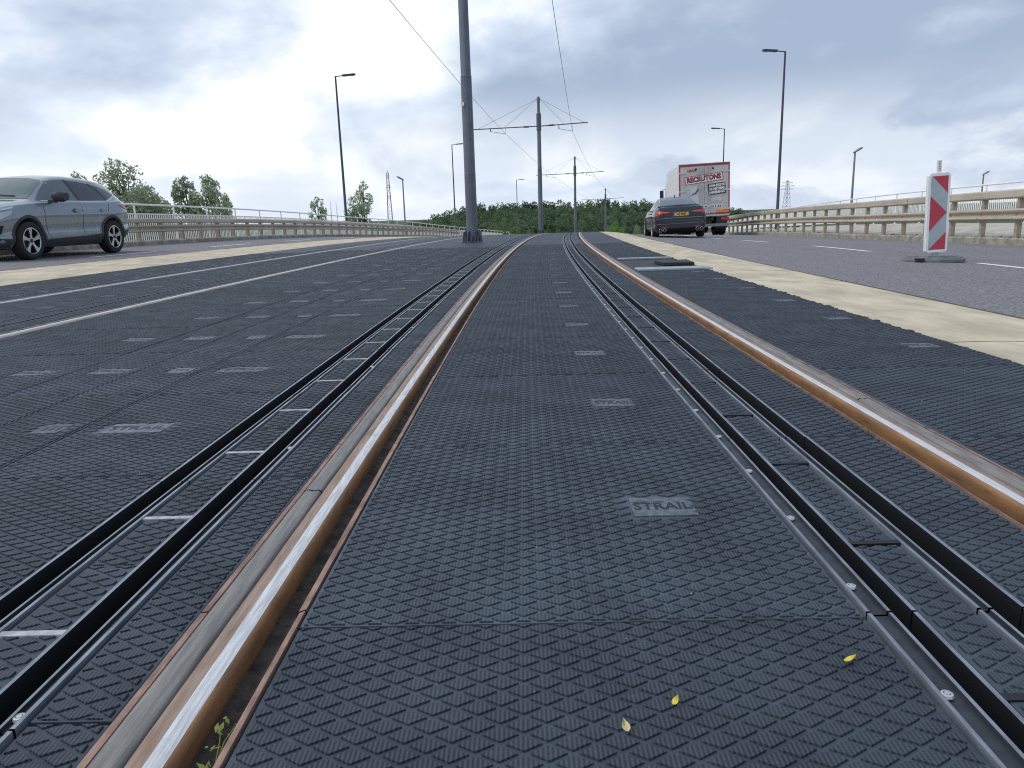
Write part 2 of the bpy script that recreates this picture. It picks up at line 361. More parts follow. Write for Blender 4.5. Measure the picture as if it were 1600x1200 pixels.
# ------------------------------------------------------------------ rubber deck panels
PL, PU, PV = .9, .0577, .0335
def clip(poly, k, lim, keep_less):
    out = []
    for i in range(len(poly)):
        a, b = poly[i], poly[(i+1) % len(poly)]
        ia = (a[k] <= lim) if keep_less else (a[k] >= lim); ib = (b[k] <= lim) if keep_less else (b[k] >= lim)
        if ia: out.append(a)
        if ia != ib:
            t = (lim-a[k])/(b[k]-a[k]); out.append((a[0]+t*(b[0]-a[0]), a[1]+t*(b[1]-a[1])))
    return out
def panel_mesh(name, w, hole=None, plain=False):
    """rubber panel w wide, .9 long, centred; raised diamond pads, hole=(u0,u1,v0,v1) kept smooth"""
    mb = MB(); hw, hl, g, zt = w/2, PL/2-.0030, .004, -.0030
    hw -= g/2
    b = .0012
    mb.add([(-hw, -hl, -.058), (hw, -hl, -.058), (hw, hl, -.058), (-hw, hl, -.058), (-hw, -hl, zt-b), (hw, -hl, zt-b), (hw, hl, zt-b), (-hw, hl, zt-b),
            (-hw+b, -hl+b, zt), (hw-b, -hl+b, zt), (hw-b, hl-b, zt), (-hw+b, hl-b, zt)],
           [(0, 1, 5, 4), (1, 2, 6, 5), (2, 3, 7, 6), (3, 0, 4, 7), (4, 5, 9, 8), (5, 6, 10, 9), (6, 7, 11, 10), (7, 4, 8, 11), (8, 9, 10, 11)], 1)
    if not plain:
        m = .006; mv = .0012; pw, pl = PU*.775/2, PV*.775/2
        ni, nj = int(w/PU)+2, int(PL/(PV/2))+2
        for j in range(-nj//2, nj//2+1):
            for i in range(-ni//2-1, ni//2+2):
                cu_, cv = (i+.5*(j % 2))*PU, j*PV/2
                dpoly = [(cu_-pw, cv), (cu_, cv-pl), (cu_+pw, cv), (cu_, cv+pl)]
                if hole and cu_ > hole[0]-pw*.6 and cu_ < hole[1]+pw*.6 and cv > hole[2]-pl*.6 and cv < hole[3]+pl*.6: continue
                for k, lim, less in ((0, hw-m, True), (0, -hw+m, False), (1, hl-mv, True), (1, -hl+mv, False)):
                    dpoly = clip(dpoly, k, lim, less)
                    if len(dpoly) < 3: break
                if len(dpoly) < 3: continue
                ax = max(p[0] for p in dpoly)-min(p[0] for p in dpoly); ay = max(p[1] for p in dpoly)-min(p[1] for p in dpoly)
                if ax < .006 or ay < .004: continue
                n = len(dpoly); cx = sum(p[0] for p in dpoly)/n; cyy = sum(p[1] for p in dpoly)/n
                top = [(cx+(x-cx)*.955, cyy+(y-cyy)*.955, 0) for x, y in dpoly]
                mb.add([(x, y, zt-.0005) for x, y in dpoly]+top, [tuple(range(n, 2*n))]+[(q, (q+1) % n, n+(q+1) % n, n+q) for q in range(n)], 0)
    me = mb.mesh(name, fix=False)
    me.materials.append(MATS['rubber_pad']); me.materials.append(MATS['rubber_base']); return me
def emblem_mesh(w, h, full):
    mb = MB(); z0, z1 = -.0042, -.0006
    mb.box(-w/2, w/2, -h/2, h/2, z0, z1-.0012)
    mb.box(-w/2, w/2, -h/2, -h*.22, z0, z1)
    mb.box(-w/2, (w*.06 if full else w/2), h*.27, h/2, z0, z1)
    me0 = mb.mesh('emblem', fix=True)
    if full:
        tm = text_mesh('STRAIL', h*.52, .0003, bold=h*.012, spacing=1.02)
        xs = [q.co.x for q in tm.vertices]; wd = max(xs)-min(xs); k = w*.93/wd
        bm = bmesh.new(); bm.from_mesh(me0)
        n0 = len(bm.faces)
        bm.from_mesh(tm); bm.verts.ensure_lookup_table()
        for q in bm.verts[len(me0.vertices):]: q.co.x *= k; q.co.y += h*.02; q.co.z += z1-.0010
        bm.faces.ensure_lookup_table()
        for f in bm.faces[n0:]: f.material_index = 1
        bm.to_mesh(me0); bm.free()
    else:
        bm = bmesh.new(); bm.from_mesh(me0); n0 = len(bm.faces); b2 = MB()
        for q in (-.28, -.02, .24): b2.box(w*q-w*.05, w*q+w*.07, -h*.14, h*.17, z1-.0016, z1-.0006)
        m2 = b2.mesh('t'); bm.from_mesh(m2); bm.faces.ensure_lookup_table()
        for f in bm.faces[n0:]: f.material_index = 1
        bm.to_mesh(me0); bm.free()
    me0.materials.append(MATS['emblem_rubber']); me0.materials.append(MATS['rubber_black']); return me0
COLS = []   # (u0, u1, joint phase, hole centre u, emblem width)
T2 = -4.2
for sh in (0, T2):
    COLS += [(-.655+sh, .218+sh, .125, -.010+sh, .132), (.302+sh, .388+sh, .36, None, 0), (.470+sh, .652+sh, .125, None, 0), (-.939+sh, -.828+sh, .82, None, 0), (-1.118+sh, -1.020+sh, .36, None, 0)]
COLS += [(.832, 1.606, .08, 1.445, .132), (-1.69, -1.200, .86, -1.51, .19), (-1.98, -1.694, .88, -1.79, .085), (-2.28, -1.984, .91, -2.12, .15), (-3.368, -2.284, .93, -2.47, .15), (-6.43, -5.40, .6, -5.9, .15)]
bpy.context.view_layer.update()
V_END = 16.4
emb_cache = {}
deck_mb = MB()
for (u0, u1, ph, hu, ew) in COLS:
    w, uc = u1-u0, (u0+u1)/2
    eh = .10
    me = panel_mesh('rubber_panel', w, None if hu is None else (hu-uc-ew/2, hu-uc+ew/2, -eh/2, eh/2))
    if hu is not None and ew not in emb_cache: emb_cache[ew] = emblem_mesh(ew, eh, ew > .1)
    v = ph-.9+PL/2; last = ph-.9
    while v+PL/2 < V_END:
        pieces = 1
        if u0 == .832 and 8.3 < v < 10.2: v += PL; continue        # bay with plates, built below
        o = link('rubber_panel', me, None, trackbed)
        o.location = P(uc, v, random.uniform(-.0012, .0012)); a = -math.atan(doff(v))
        o.rotation_euler = (math.atan((gz(uc, v+.3)-gz(uc, v-.3))/.6), 0, a)
        if hu is not None and v > .2:
            e = link('emblem', emb_cache[ew], None, o); e.location = (hu-uc, 0, 0)
        v += PL
    v0 = v-PL/2
    # beyond the reach of single panels the deck runs on as one strip per column, with its joints
    vs = [v0+PL*k for k in range(0, int((VFAR-v0)/PL)) if v0+PL*k < 60]
    for a, b in zip(vs[:-1], vs[1:]):
        A, B = a+.006, b-.004
        q = [P(u0, A, -.001), P(u1, A, -.001), P(u1, B, -.001), P(u0, B, -.001)]
        d = Vector((0, 0, -.05))
        deck_mb.add(q+[x+d for x in q], [(0, 1, 2, 3), (4, 5, 1, 0), (6, 7, 3, 2)])
    sweep(deck_mb, [(u0, -.001), (u1, -.001)], [60, 80, 120, VFAR])
    sweep(deck_mb, [(u0, -.001), (u1, -.001)], [-4, -2, ph-.9])
rubber('rubber_far', (.029, .040, .056), False)
tag(deck_mb.build('deck_run', 'rubber_far', trackbed, fix=False), 'rubber deck running on towards the crest', kind='stuff')

# bay with two galvanised plates and a raised black block added in place of a dark recess, right of the running track
mb = MB(); sweep(mb, [(.832, -.05), (.832, -.006), (1.606, -.006), (1.606, -.05)], vrange(8.18, 10.0, .6)); me = mb.mesh('cover_panel', fix=False); weld(me, sharp=30); link('cover_panel', me, 'rubber_black', trackbed)
for a, b, uu in ((7.98, 8.30, 1.66), (10.05, 10.22, 1.60)):
    mb = MB(); q = [(0.86, a), (uu, a), (uu-.06, b), (0.86, b)]
    t = [P(u, v, .014) for u, v in q]; d = Vector((0, 0, -.03)); mb.prism(t, d); mb.build('steel_plate', 'galvanised', trackbed)
blk = MB(); q = [(1.26, 8.72), (1.60, 8.66), (1.62, 9.25), (1.20, 9.1)]
t = [P(u, v, .0) for u, v in q]; blk.prism(t, (0, 0, .030)); tp = blk.build('recess_block', 'rubber_black')
tag(tp, 'dark recess built as a black block between two steel plates beside the track', 'block')

# ------------------------------------------------------------------ rails
def rail(sh, side, label, em='edge_strip', rust='rail_rust', gf='rail_gauge'):
    """side -1: left rail of its track, +1: right rail"""
    s = side
    def pr(l): return [(s*a+sh, z) for a, z in l]
    ve = 120
    mb = MB()
    sweep(mb, pr([(.7755, -.03), (.773, -.004), (.768, -.0005), (.7475, .0008), (.7235, .0004), (.7195, -.003), (.7175, -.010), (.7182, -.022), (.7195, -.042)]), vlist(-4, ve), mi=[0, 0, 0, 1, 2, 2, 2, 2])
    me = mb.mesh('steel_rail', fix=False); weld(me, sharp=50)
    r = link('steel_rail', me, [rust, 'rail_polished', gf]); tag(r, label, 'rail', 'tram rails')
    # gray filler profile in lengths, field side
    jt = [-4]+[1.62+3.6*k+(.7 if s > 0 else 0) for k in range(-1, 6)]+[40, ve]
    for a, b in zip(jt[:-1], jt[1:]):
        sweep_obj('filler_strip', pr([(.7765, -.02), (.7765, -.003), (.783, .0015), (.795, -.0005), (.806, .0025), (.816, -.002), (.8165, -.03)]), a+.003, b-.003, 'rail_filler', r, sharp=60)
    je = [-4]+[.18+.9*k for k in range(0, 15)]+[30, ve]
    for a, b in zip(je[:-1], je[1:]):
        j = random.uniform(-.0012, .0012)
        sweep_obj('edge_strip', pr([(.8170, -.03), (.8170+j, .0), (.8275, -.001), (.8278, -.03)]), a+.004, b, em, r)
    for a, b in zip(je[:-1], je[1:]):
        j = random.uniform(-.002, .002)
        sweep_obj('edge_strip', pr([(.675+j, -.05), (.674+j, -.016), (.668+j, -.005), (.6575, -.001), (.6565, -.05)]), a+.004, b, em, r)
    sweep_obj('flangeway_bed', pr([(.7195, -.041), (.700, -.044), (.676, -.041)]), -4, ve, 'groove_dirt', r)
    return r
rail(0, -1, 'worn tram rail with pale running band, left rail of the near track')
rail(0, 1, 'tram rail with orange-brown inner face, right rail of the near track')
rail(T2, 1, 'bright tram rail of the far track, nearer the big pole', 'edge_grey', 'rail_sheen', 'rail_sheen')
rail(T2, -1, 'tram rail of the far track beside the left cream concrete strip', 'edge_grey', 'rail_sheen', 'rail_sheen')

# ------------------------------------------------------------------ slotted twin channels
def channel(sh, prof_list, ph, u_bar, light, bolts_u, label, bar0=.37):
    root = empty('slotted_channel', P(sh+prof_list[0][0][0][0], 0, 0), 0, label, 'channel', 'twin slotted channels in the deck')
    inv = Matrix.Translation(-root.location)
    def fin(o): o.parent = root; o.matrix_parent_inverse = inv; return o
    for prof, mi in prof_list:
        pr = [(u+sh, z) for u, z in prof]
        js = [-4]+[ph+.9*k for k in range(0, 15)]
        for a, b in zip(js[:-1], js[1:]):
            dz = random.uniform(-.001, .001)
            fin(sweep_obj('channel_section', [(u, z+dz) for u, z in pr], a+.004, b, ['channel_lip', 'channel_steel', 'channel_dark'], mi=mi, sharp=20))
        far = sweep_obj('channel_run', pr, js[-1], 110, ['channel_lip', 'channel_steel', 'channel_dark'], mi=mi, sharp=20); fin(far)
        tag(far, kind='stuff')
    v = bar0
    while v < 14:
        mb = MB(); u0, u1 = u_bar; zt = .001 if light else -.006
        wd = .007
        q = [P(u0+sh, v-wd, zt), P(u1+sh, v-wd, zt), P(u1+sh, v+wd, zt), P(u0+sh, v+wd, zt)]
        if light: mb.prism(q, (0, 0, -.008)); fin(mb.build('cross_bar', 'bar_light'))
        else:
            mb.prism([x+Vector((0, 0, .0075)) for x in q], (0, 0, -.012)); fin(mb.build('cross_bar', 'channel_dark'))
        v += .45
    for bu in bolts_u:
        v = .83
        while v < 9:
            mb = MB(); Mx = Matrix.Translation(P(bu+sh, v, -.0035))
            mb.lathe([(.0, .0052), (.0035, .0052), (.0035, .002), (.0046, .002), (.0048, .0052), (.0075, .0046), (.0088, .001)], 10, 0, Mx); fin(mb.build('bolt_head', 'bolt_steel', smooth=30))
            v += .282 if light is False else 1.13
    return root
lip = .0022
C1 = ([(.2215, -.05), (.2215, lip), (.2275, lip), (.229, -.004), (.253, -.004), (.254, lip), (.2595, lip), (.260, -.05), (.291, -.05), (.2915, lip), (.2985, lip), (.2985, -.05)], [0, 0, 1, 1, 1, 0, 2, 2, 2, 0, 0])
C2 = ([(.391, -.05), (.391, lip), (.3965, lip), (.398, -.004), (.408, -.004), (.409, lip), (.414, lip), (.4145, -.05), (.459, -.05), (.4595, lip), (.4665, lip), (.4665, -.05)], [0, 0, 1, 1, 1, 0, 2, 2, 2, 0, 0])
C3 = ([(-1.1965, -.05), (-1.1965, lip), (-1.190, lip), (-1.1895, -.05), (-1.1435, -.05), (-1.143, lip), (-1.1385, lip), (-1.138, -.004), (-1.1285, -.004), (-1.1275, lip), (-1.1215, lip), (-1.1215, -.05)], [0, 0, 2, 2, 2, 0, 1, 1, 1, 0, 0])
C4 = ([(-1.0165, -.05), (-1.0165, lip), (-1.010, lip), (-1.0095, -.05), (-.9665, -.05), (-.966, lip), (-.9615, lip), (-.961, -.004), (-.9505, -.004), (-.9495, lip), (-.943, lip), (-.943, -.05)], [0, 0, 2, 2, 2, 0, 1, 1, 1, 0, 0])
channel(0, [C1, C2], .125, (.2985, .391), False, [.2345], 'twin black slotted channel between the near rails, with dark cross bars')
channel(0, [C3, C4], .80, (-1.1215, -1.0165), True, [-.955], 'twin black slotted channel left of the near rails, with pale cross bars', .58)
channel(T2, [C1, C2], .30, (.2985, .391), False, [], 'twin dark slotted channel between the rails of the far track')
channel(T2, [C3, C4], .55, (-1.1215, -1.0165), True, [], 'twin slotted channel between the far track and the left cream strip')

# fallen leaves and a weed
mat('leaf_yellow', (.62, .52, .06), .6); mat('leaf_pale', (.55, .47, .24), .6); mat('weed', (.17, .19, .035), .7)
def leaf(u, v, L, W, rz, m, label):
    mb = MB(); n = 6; pts = []
    for i in range(n+1):
        t = i/n; w = W*math.sin(math.pi*min(1, t*1.02)**.8)/2+.0003
        for s_ in (-1, 0, 1): pts.append((L*(t-.5), s_*w, .004+.006*abs(s_)*t+.004*t*t))
    mb.add(pts, [(3*i+k, 3*i+k+1, 3*i+k+4, 3*i+k+3) for i in range(n) for k in (0, 1)])
    o = mb.build('fallen_leaf', m, smooth=60); o.location = P(u, v, 0); o.rotation_euler = (0, .1, rz); tag(o, label, 'leaf', 'fallen leaves'); return o
leaf(.140, .90, .016, .008, .1, 'leaf_yellow', 'bright yellow leaf on the mat, nearest the slotted channel')
leaf(-.114, .82, .010, .008, .7, 'leaf_yellow', 'small yellow leaf at the middle of the near mat')
leaf(-.182, .775, .013, .010, 1.9, 'leaf_pale', 'curled pale leaf at the bottom of the near mat')
def weed():
    root = empty('weed', P(-.685, .775, -.04), 0, 'small green weed growing in the groove beside the left near rail', 'weed')
    mb = MB()
    for k in range(5):
        a = random.uniform(0, 6.28); r = random.uniform(.02, .035)
        mb.tube([(0, 0, 0), (r*.5*math.cos(a)*.4, r*.7*math.sin(a)*1.5, .02), (r*math.cos(a)*.6, r*math.sin(a)*1.6, .032)], [.0011, .0009, .0005], 5)
    mb.build('stem', 'weed', root)
    mb = MB()
    for k in range(16):
        x, y, z = random.uniform(-.012, .014), random.uniform(-.045, .055), random.uniform(.012, .038); a = random.uniform(0, 6.28); L = random.uniform(.004, .008)
        d = Vector((math.cos(a), math.sin(a), .4))*L; w = Vector((-math.sin(a), math.cos(a), .1))*L*.45; c = Vector((x, y, z))
        mb.add([c-d, c-w, c+d, c+w], [(0, 1, 2, 3)])
    mb.build('leaves', 'weed', root)
weed()

def crumbs():
    mb = MB(); v = 1.5
    while v < 22:
        L = random.uniform(.02, .07); w = random.uniform(.0005, .009); p = P(1.612, v, 0); h = random.uniform(-.004, .002)
        mb.prism([(p.x-.01, p.y, p.z-.02), (p.x+w, p.y+L*.2, p.z-.02), (p.x+w*.7, p.y+L*.8, p.z-.02), (p.x-.01, p.y+L, p.z-.02)], (0, 0, .02+h)); v += L*random.uniform(.5, 4.5)
    tag(mb.build('edge_crumbs', 'rubber_black', trackbed, fix=False), kind='stuff')
    mb = MB()
    for k in range(260):
        v = random.uniform(11, 34); u = 9.96+abs(random.gauss(0, .16)); p = P(u, v, .168); r = random.uniform(.006, .022)
        if k % 9 == 0: r *= 2.2
        bm = bmesh.new(); bmesh.ops.create_icosphere(bm, subdivisions=1, radius=r)
        for q in bm.verts: q.co = p+Vector((q.co.x*random.uniform(.7, 1.6), q.co.y*random.uniform(.7, 1.8), q.co.z*.7))
        bm.verts.index_update(); mb.add([tuple(q.co) for q in bm.verts], [tuple(w.index for w in f.verts) for f in bm.faces]); bm.free()
    tag(mb.build('grit', 'groove_dirt', kr, fix=False), kind='stuff')
    mb = MB()
    for k in range(300):                       # grit and chips scattered over the mats
        v = random.uniform(.7, 9)**1.0; u = random.choice((random.uniform(-2.8, -1.25), random.uniform(-.63, .2), random.uniform(.87, 1.55))); p = P(u, v, .0005); r = random.uniform(.0006, .0022)*(1+.12*v)
        mb.add([p+Vector((-r, -r*.6, 0)), p+Vector((r, -r*.5, 0)), p+Vector((r*.3, r, 0)), p+Vector((0, 0, r*1.1))], [(0, 1, 3), (1, 2, 3), (2, 0, 3)])
    mat('grit_pale', (.33, .34, .35), .8)
    tag(mb.build('grit', 'grit_pale', trackbed, fix=False), kind='stuff')
crumbs()
# ------------------------------------------------------------------ crash barriers
def vsweep_box(mb, u0, u1, z0, z1, vs): return sweep(mb, [(u0, z0), (u0, z1), (u1, z1), (u1, z0)], vs, closed=True)
def barrier(side, uf, zk, zb0, zb1, zr0, zr1, step, vstart, vend, label):
    s = side    # +1: right side, traffic face towards -u
    root = empty('crash_barrier', P(uf+s*.12, vstart, zk), 0, label, 'barrier', 'crash barriers along the bridge')
    inv = Matrix.Translation(-root.location)
    def fin(o): o.parent = root; o.matrix_parent_inverse = inv; return o
    def U(d): return uf+s*d
    h = zb1-zb0
    wprof = [(U(.085), zb0), (U(.03), zb0+.02), (U(.012), zb0+h*.16), (U(.02), zb0+h*.28), (U(.075), zb0+h*.42), (U(.08), zb0+h*.5), (U(.075), zb0+h*.58), (U(.02), zb0+h*.72), (U(.012), zb0+h*.84), (U(.03), zb1-.02), (U(.085), zb1), (U(.092), zb1), (U(.092), zb0)]
    js = [vstart+step*3*k for k in range(0, 200) if vstart+step*3*k < vend]
    for i, (a, b) in enumerate(zip(js[:-1], js[1:])):
        e = .004*(i % 2)
        fin(sweep_obj('beam', [(u-s*e, z) for u, z in wprof], a-.1, b+.1, 'barrier_beam', closed=True, sharp=35, vs=vrange(a-.1, b+.1, 1.4)))
        fin(sweep_obj('upper_rail', [(U(.085-e), zr0), (U(.055-e), zr0+.03), (U(.055-e), zr1-.03), (U(.085-e), zr1), (U(.19), zr1), (U(.19), zr0)], a, b-.012, 'barrier_beam', closed=True, sharp=25, vs=vrange(a, b-.012, 1.4)))
    v = vstart+.3; k = 0
    pm = {}
    while v < vend:
        p = P(U(.15), v, zk-.01)
        mb = MB(); H = zr0-zk+.05
        if 'p' not in pm:
            mb.box(-.05, .05, -.05, .05, 0, H); mb.box(-.085, .085, -.085, .085, .0, .018); pm['p'] = mb.mesh('post')
            mb = MB(); mb.box(-.06, .03, -.045, .045, zb0-zk+.06, zb1-zk-.05); pm['s'] = mb.mesh('spacer')
            pm['p'].materials.append(MATS['barrier_post']); pm['s'].materials.append(MATS['barrier_post'])
        for q, nm in (('p', 'post'), ('s', 'spacer')):
            o = bpy.data.objects.new(nm, pm[q]); COL.objects.link(o); o.matrix_world = Matrix.Translation(p+Vector((-s*.03 if q == 's' else 0, 0, 0))) @ Matrix.Rotation(-math.atan(doff(v)), 4, 'Z') @ Matrix.Rotation(0 if s > 0 else math.pi, 4, 'Z')
            fin(o)
        if v < 30:
            for du, zz in ((.052, zr0+.55*(zr1-zr0)+.03), (.052, zr0+.55*(zr1-zr0)-.03), (.008, (zb0+zb1)/2-.075)):
                c = P(U(du), v+(.05 if zz > zb1 else .02), zz); mb = MB(); mb.lathe([(0, .012), (.011, .010), (.014, 0)], 7, 0, Matrix.Translation(c) @ Matrix.Rotation(-s*math.pi/2, 4, 'Y')); fin(mb.build('bolt_head', 'bolt_steel' if zz > zb1 else 'barrier_post'))
        v += step
    return root
bpy.context.view_layer.update()
barrier(1, 9.93, .165, .525, .79, 1.0, 1.195, 1.37, 9.2, 62, 'tall beige crash barrier with upper rail along the right kerb')
barrier(-1, -11.74, .13, .36, .57, .62, .765, 1.2, 15.2, 75, 'low beige crash barrier behind the grey car along the left kerb')

def railing(u, zb, vstart, vend, H, zm, step, label):
    root = empty('bridge_railing', P(u, vstart, zb), 0, label, 'railing', 'white footway railings')
    inv = Matrix.Translation(-root.location)
    def fin(o): o.parent = root; o.matrix_parent_inverse = inv; return o
    vs = vrange(vstart, vend, 2)
    def tube_run(name, z, r):
        mb = MB(); mb.tube([P(u, v, zb+z) for v in vs], r, 8); fin(mb.build(name, 'railing_white', smooth=60))
    tube_run('top_rail', H, .03); 
    for nm, z in (('middle_rail', zm), ('bottom_rail', .12)):
        mb = MB(); sweep(mb, [(u-.02, zb+z-.02), (u-.02, zb+z+.02), (u+.02, zb+z+.02), (u+.02, zb+z-.02)], vs, closed=True); fin(mb.build(nm, 'railing_white'))
    me = None; v = vstart
    while v < vend:
        if me is None:
            mb = MB(); mb.box(-.04, .04, -.012, .012, 0, H-.02); mb.box(-.06, .06, -.06, .06, 0, .015); me = mb.mesh('post'); me.materials.append(MATS['railing_white'])
        o = bpy.data.objects.new('post', me); COL.objects.link(o); o.matrix_world = Matrix.Translation(P(u, v, zb)) @ Matrix.Rotation(-math.atan(doff(v))+math.pi/2, 4, 'Z'); fin(o)
        v += step
    mb = MB(); v = vstart+.1
    while v < vend:
        p = P(u, v, zb); mb.box(p.x-.008, p.x+.008, p.y-.02, p.y+.02, p.z+.12, p.z+zm); v += .12
    o = fin(mb.build('balusters', 'railing_white', fix=False)); tag(o, kind='stuff')
railing(14.5, up(14.5, .10), 9, 80, 1.26, .98, 2.4, 'white railing with balusters at the outer edge of the right footway')
railing(-13.7, -.155, 15, 110, 1.37, 1.07, 2.4, 'white railing with balusters at the outer edge of the left footway')

# ------------------------------------------------------------------ overhead line
mat('pole_paint', (.115, .135, .165), .42, metal=.1, var=.10, var_scale=3)
mat('pole_dark', (.085, .10, .12), .5, var=.1)
mat('cable', (.09, .10, .12), .5); mat('insulator', (.10, .11, .13), .4)
def contact_pole(u, v, label, full=True, near=False, lean=0.):
    base = P(u, v, 0)
    root = empty('catenary_pole', base, -math.atan(doff(v)), label, 'pole', 'poles of the overhead line')
    r0, r1 = (.155, .125) if True else 0
    H = 8.35
    mb = MB(); n = 14
    prof = [(0, 0), (r0, 0), (r0-.003, 2.4), (r0+.001, 2.4), (r0-.012, 2.43), (r0-.016, 5.6), (.100, 5.62), (.092, H-.25), (.072, H-.12), (.03, H), (0, H+.01)]
    prof = [(0, 0), (.148, 0), (.146, 1.7), (.150, 1.70), (.143, 1.74), (.138, 4.05), (.142, 4.05), (.128, 4.09), (.115, H-.95), (.09, H-.9), (.088, H-.32), (.105, H-.30), (.105, H-.08), (.07, H), (0, H+.02)]
    mb.lathe(prof, n); mb.build('shaft', 'pole_paint', root, smooth=25)
    mb = MB(); mb.lathe([(.116, 6.35), (.15, 6.37), (.15, 7.35), (.116, 7.37)], n); mb.build('collar', 'pole_dark', root, smooth=30)
    mb = MB(); mb.box(-.25, .25, -.25, .25, .0, .03); mb.build('base_plate', 'pole_dark', root)
    for k in range(8):
        a = math.pi*(k/4+.125); Mx = Matrix.Rotation(a, 4, 'Z'); mb = MB()
        mb.prism([Mx @ Vector(q) for q in ((.14, -.012, .03), (.262, -.012, .03), (.245, -.012, .26), (.14, -.012, .32))], Mx.to_3x3() @ Vector((0, .024, 0))); mb.build('gusset', 'pole_dark', root)
    for k in range(8):
        a = math.pi*k/4; mb = MB(); c = Vector((.215*math.cos(a), .255*math.sin(a), .03)); mb.lathe([(0, .12), (.028, .12), (.028, 0)], 6, 0, Matrix.Translation(c)); mb.build('anchor_bolt', 'pole_dark', root)
    if near:
        mb = MB(); mb.box(-.14, -.055, -.16, -.138, 3.35, 3.43); mb.build('number_plate', 'paint_white', root)
    if not full: return root
    za = 6.62
    for s, L, dip in ((-1, 4.15, -.04), (1, 3.05, .10)):
        mb = MB(); mb.tube([(s*.12, 0, za), (s*L, 0, za+dip)], .032, 8); mb.build('bracket_arm', 'pole_dark', root, smooth=50)
        mb = MB(); mb.tube([(s*.62, 0, za+dip*.2), (s*.95, 0, za+dip*.3)], .055, 8); mb.build('insulator', 'insulator', root, smooth=50)
        for f in (.92, .52):
            mb = MB(); mb.tube([(s*.10, 0, H-.14), (s*L*f, 0, za+dip*f+.02)], .008, 5); mb.build('stay_wire', 'cable', root)
        wx = s*2.1; hx = wx+(.9 if s < 0 else -.9)*-1*(1 if s < 0 else -1)
        hx = wx-.95 if s < 0 else wx-.85
        mb = MB(); mb.tube([(hx, 0, za-.02), (hx, 0, za-.22)], .03, 6); mb.tube([(hx, 0, za-.2), (wx, 0, za-.38)], .014, 6); mb.tube([(wx, 0, za-.02), (wx, 0, za-.38)], .008, 5); mb.build('steady_arm', 'cable', root)
    return root
def atpix(x, y, v):
    """world point seen at picture position (x, y), at distance v along the track"""
    d = rt*((x-800)/1153)+dn*((y-600)/1153)+fwd; t = v/d.y; return Vector((CAM_U, 0, CAM_H))+d*t
def pole_spot(x, y):
    best = min((abs(atpix(x, y, v).z-gz(-2, v)-8.37), v) for v in [30+.25*k for k in range(500)])[1]
    return atpix(x, y, best).x-off(best), best
POLES = [(-2.12, 19.6), pole_spot(841, 151), pole_spot(898, 244), pole_spot(946, 294)]
contact_pole(*POLES[0], 'thick grey steel pole in front, cut off by the top of the picture', near=True)
contact_pole(*POLES[1], 'grey tram pole with wide cross arm, second from the front')
contact_pole(*POLES[2], 'grey tram pole with cross arm, third from the front')
contact_pole(*POLES[3], 'small far grey tram pole beside the bright green bush')
print('POLES', POLES)
def wire(ux, label):
    root = empty('contact_wire', P(ux, 19.6, 6.25), 0, label, 'wire', 'overhead contact wires')
    inv = Matrix.Translation(-root.location)
    st = [P(-2.1, -14, 0)]+[P(u, v, 0) for u, v in POLES]
    for a, b in zip(st[:-1], st[1:]):
        A, B = a+Vector((ux+2.1, 0, 6.24)), b+Vector((ux+2.1, 0, 6.24))
        mb = MB(); mb.tube([A.lerp(B, t/8)-Vector((0, 0, .10*4*(t/8)*(1-t/8))) for t in range(9)], .0085, 5); o = mb.build('wire_span', 'cable', None); o.parent = root; o.matrix_parent_inverse = inv
wire(0.0, 'thin overhead wire above the near track'); wire(-4.2, 'thin overhead wire above the far track, passing behind the big pole')

# ------------------------------------------------------------------ street lamps
mat('lamp_paint', (.045, .055, .07), .45, var=.1); mat('lamp_grey', (.22, .24, .26), .5)
mat('lamp_glass', (.35, .36, .37), .2)
def lamp(loc, H, arm, rz, label, group, z_extra=0, tilt=0.06):
    root = empty('street_lamp', loc, rz, label, 'street lamp', group)
    mb = MB(); mb.lathe([(0, 0), (.10, 0), (.095, 1.2), (.085, 1.22), (.05, H), (0, H+.01)], 10); mb.build('mast', 'lamp_paint', root, smooth=40)
    mb = MB(); mb.tube([(0, 0, H-.03), (arm*.38, 0, H+arm*.38*tilt)], .028, 8); mb.build('arm', 'lamp_paint', root, smooth=50)
    mb = MB(); x0, x1 = arm*.34, arm; zz = H+arm*.36*tilt
    pr = [(x0, -.10, 0), (x0+.08, -.15, .0), (x1-.1, -.15, (arm-x0)*tilt), (x1, -.05, (arm-x0)*tilt), (x1, .05, (arm-x0)*tilt), (x1-.1, .15, (arm-x0)*tilt), (x0+.08, .15, 0), (x0, .10, 0)]
    mb.prism([(a, b, c+zz-.04) for a, b, c in pr], (0, 0, .085)); mb.build('lamp_head', 'lamp_paint', root)
    mb = MB(); mb.box(x0+.15, x1-.12, -.11, .11, zz-.045+tilt*.3, zz-.03+tilt*.3); mb.build('lamp_lens', 'lamp_glass', root)
    return root
def lamp_tall(x, y, v, gu, arm, rz, label):
    top = atpix(x, y, v); g = gz(gu, v)+.15
    return lamp((top.x, top.y, g), top.z-g, arm, rz, label, 'tall lamps along the bridge')
lamp_tall(524, 119, 47, -13.4, 1.2, .05, 'tall dark street lamp behind the left barrier, nearest on the left')
lamp_tall(706, 226, 84, -13.4, 1.2, .05, 'dark street lamp just left of the big pole')
lamp_tall(807, 281, 125, -13.4, 1.3, .05, 'small far street lamp between the big pole and the second pole')
lamp_tall(1227, 80, 42, 12, 1.22, math.pi, 'tall dark street lamp right of the truck')
lamp_tall(1132, 201, 78, 12, 1.35, math.pi, 'dark street lamp standing behind the truck')
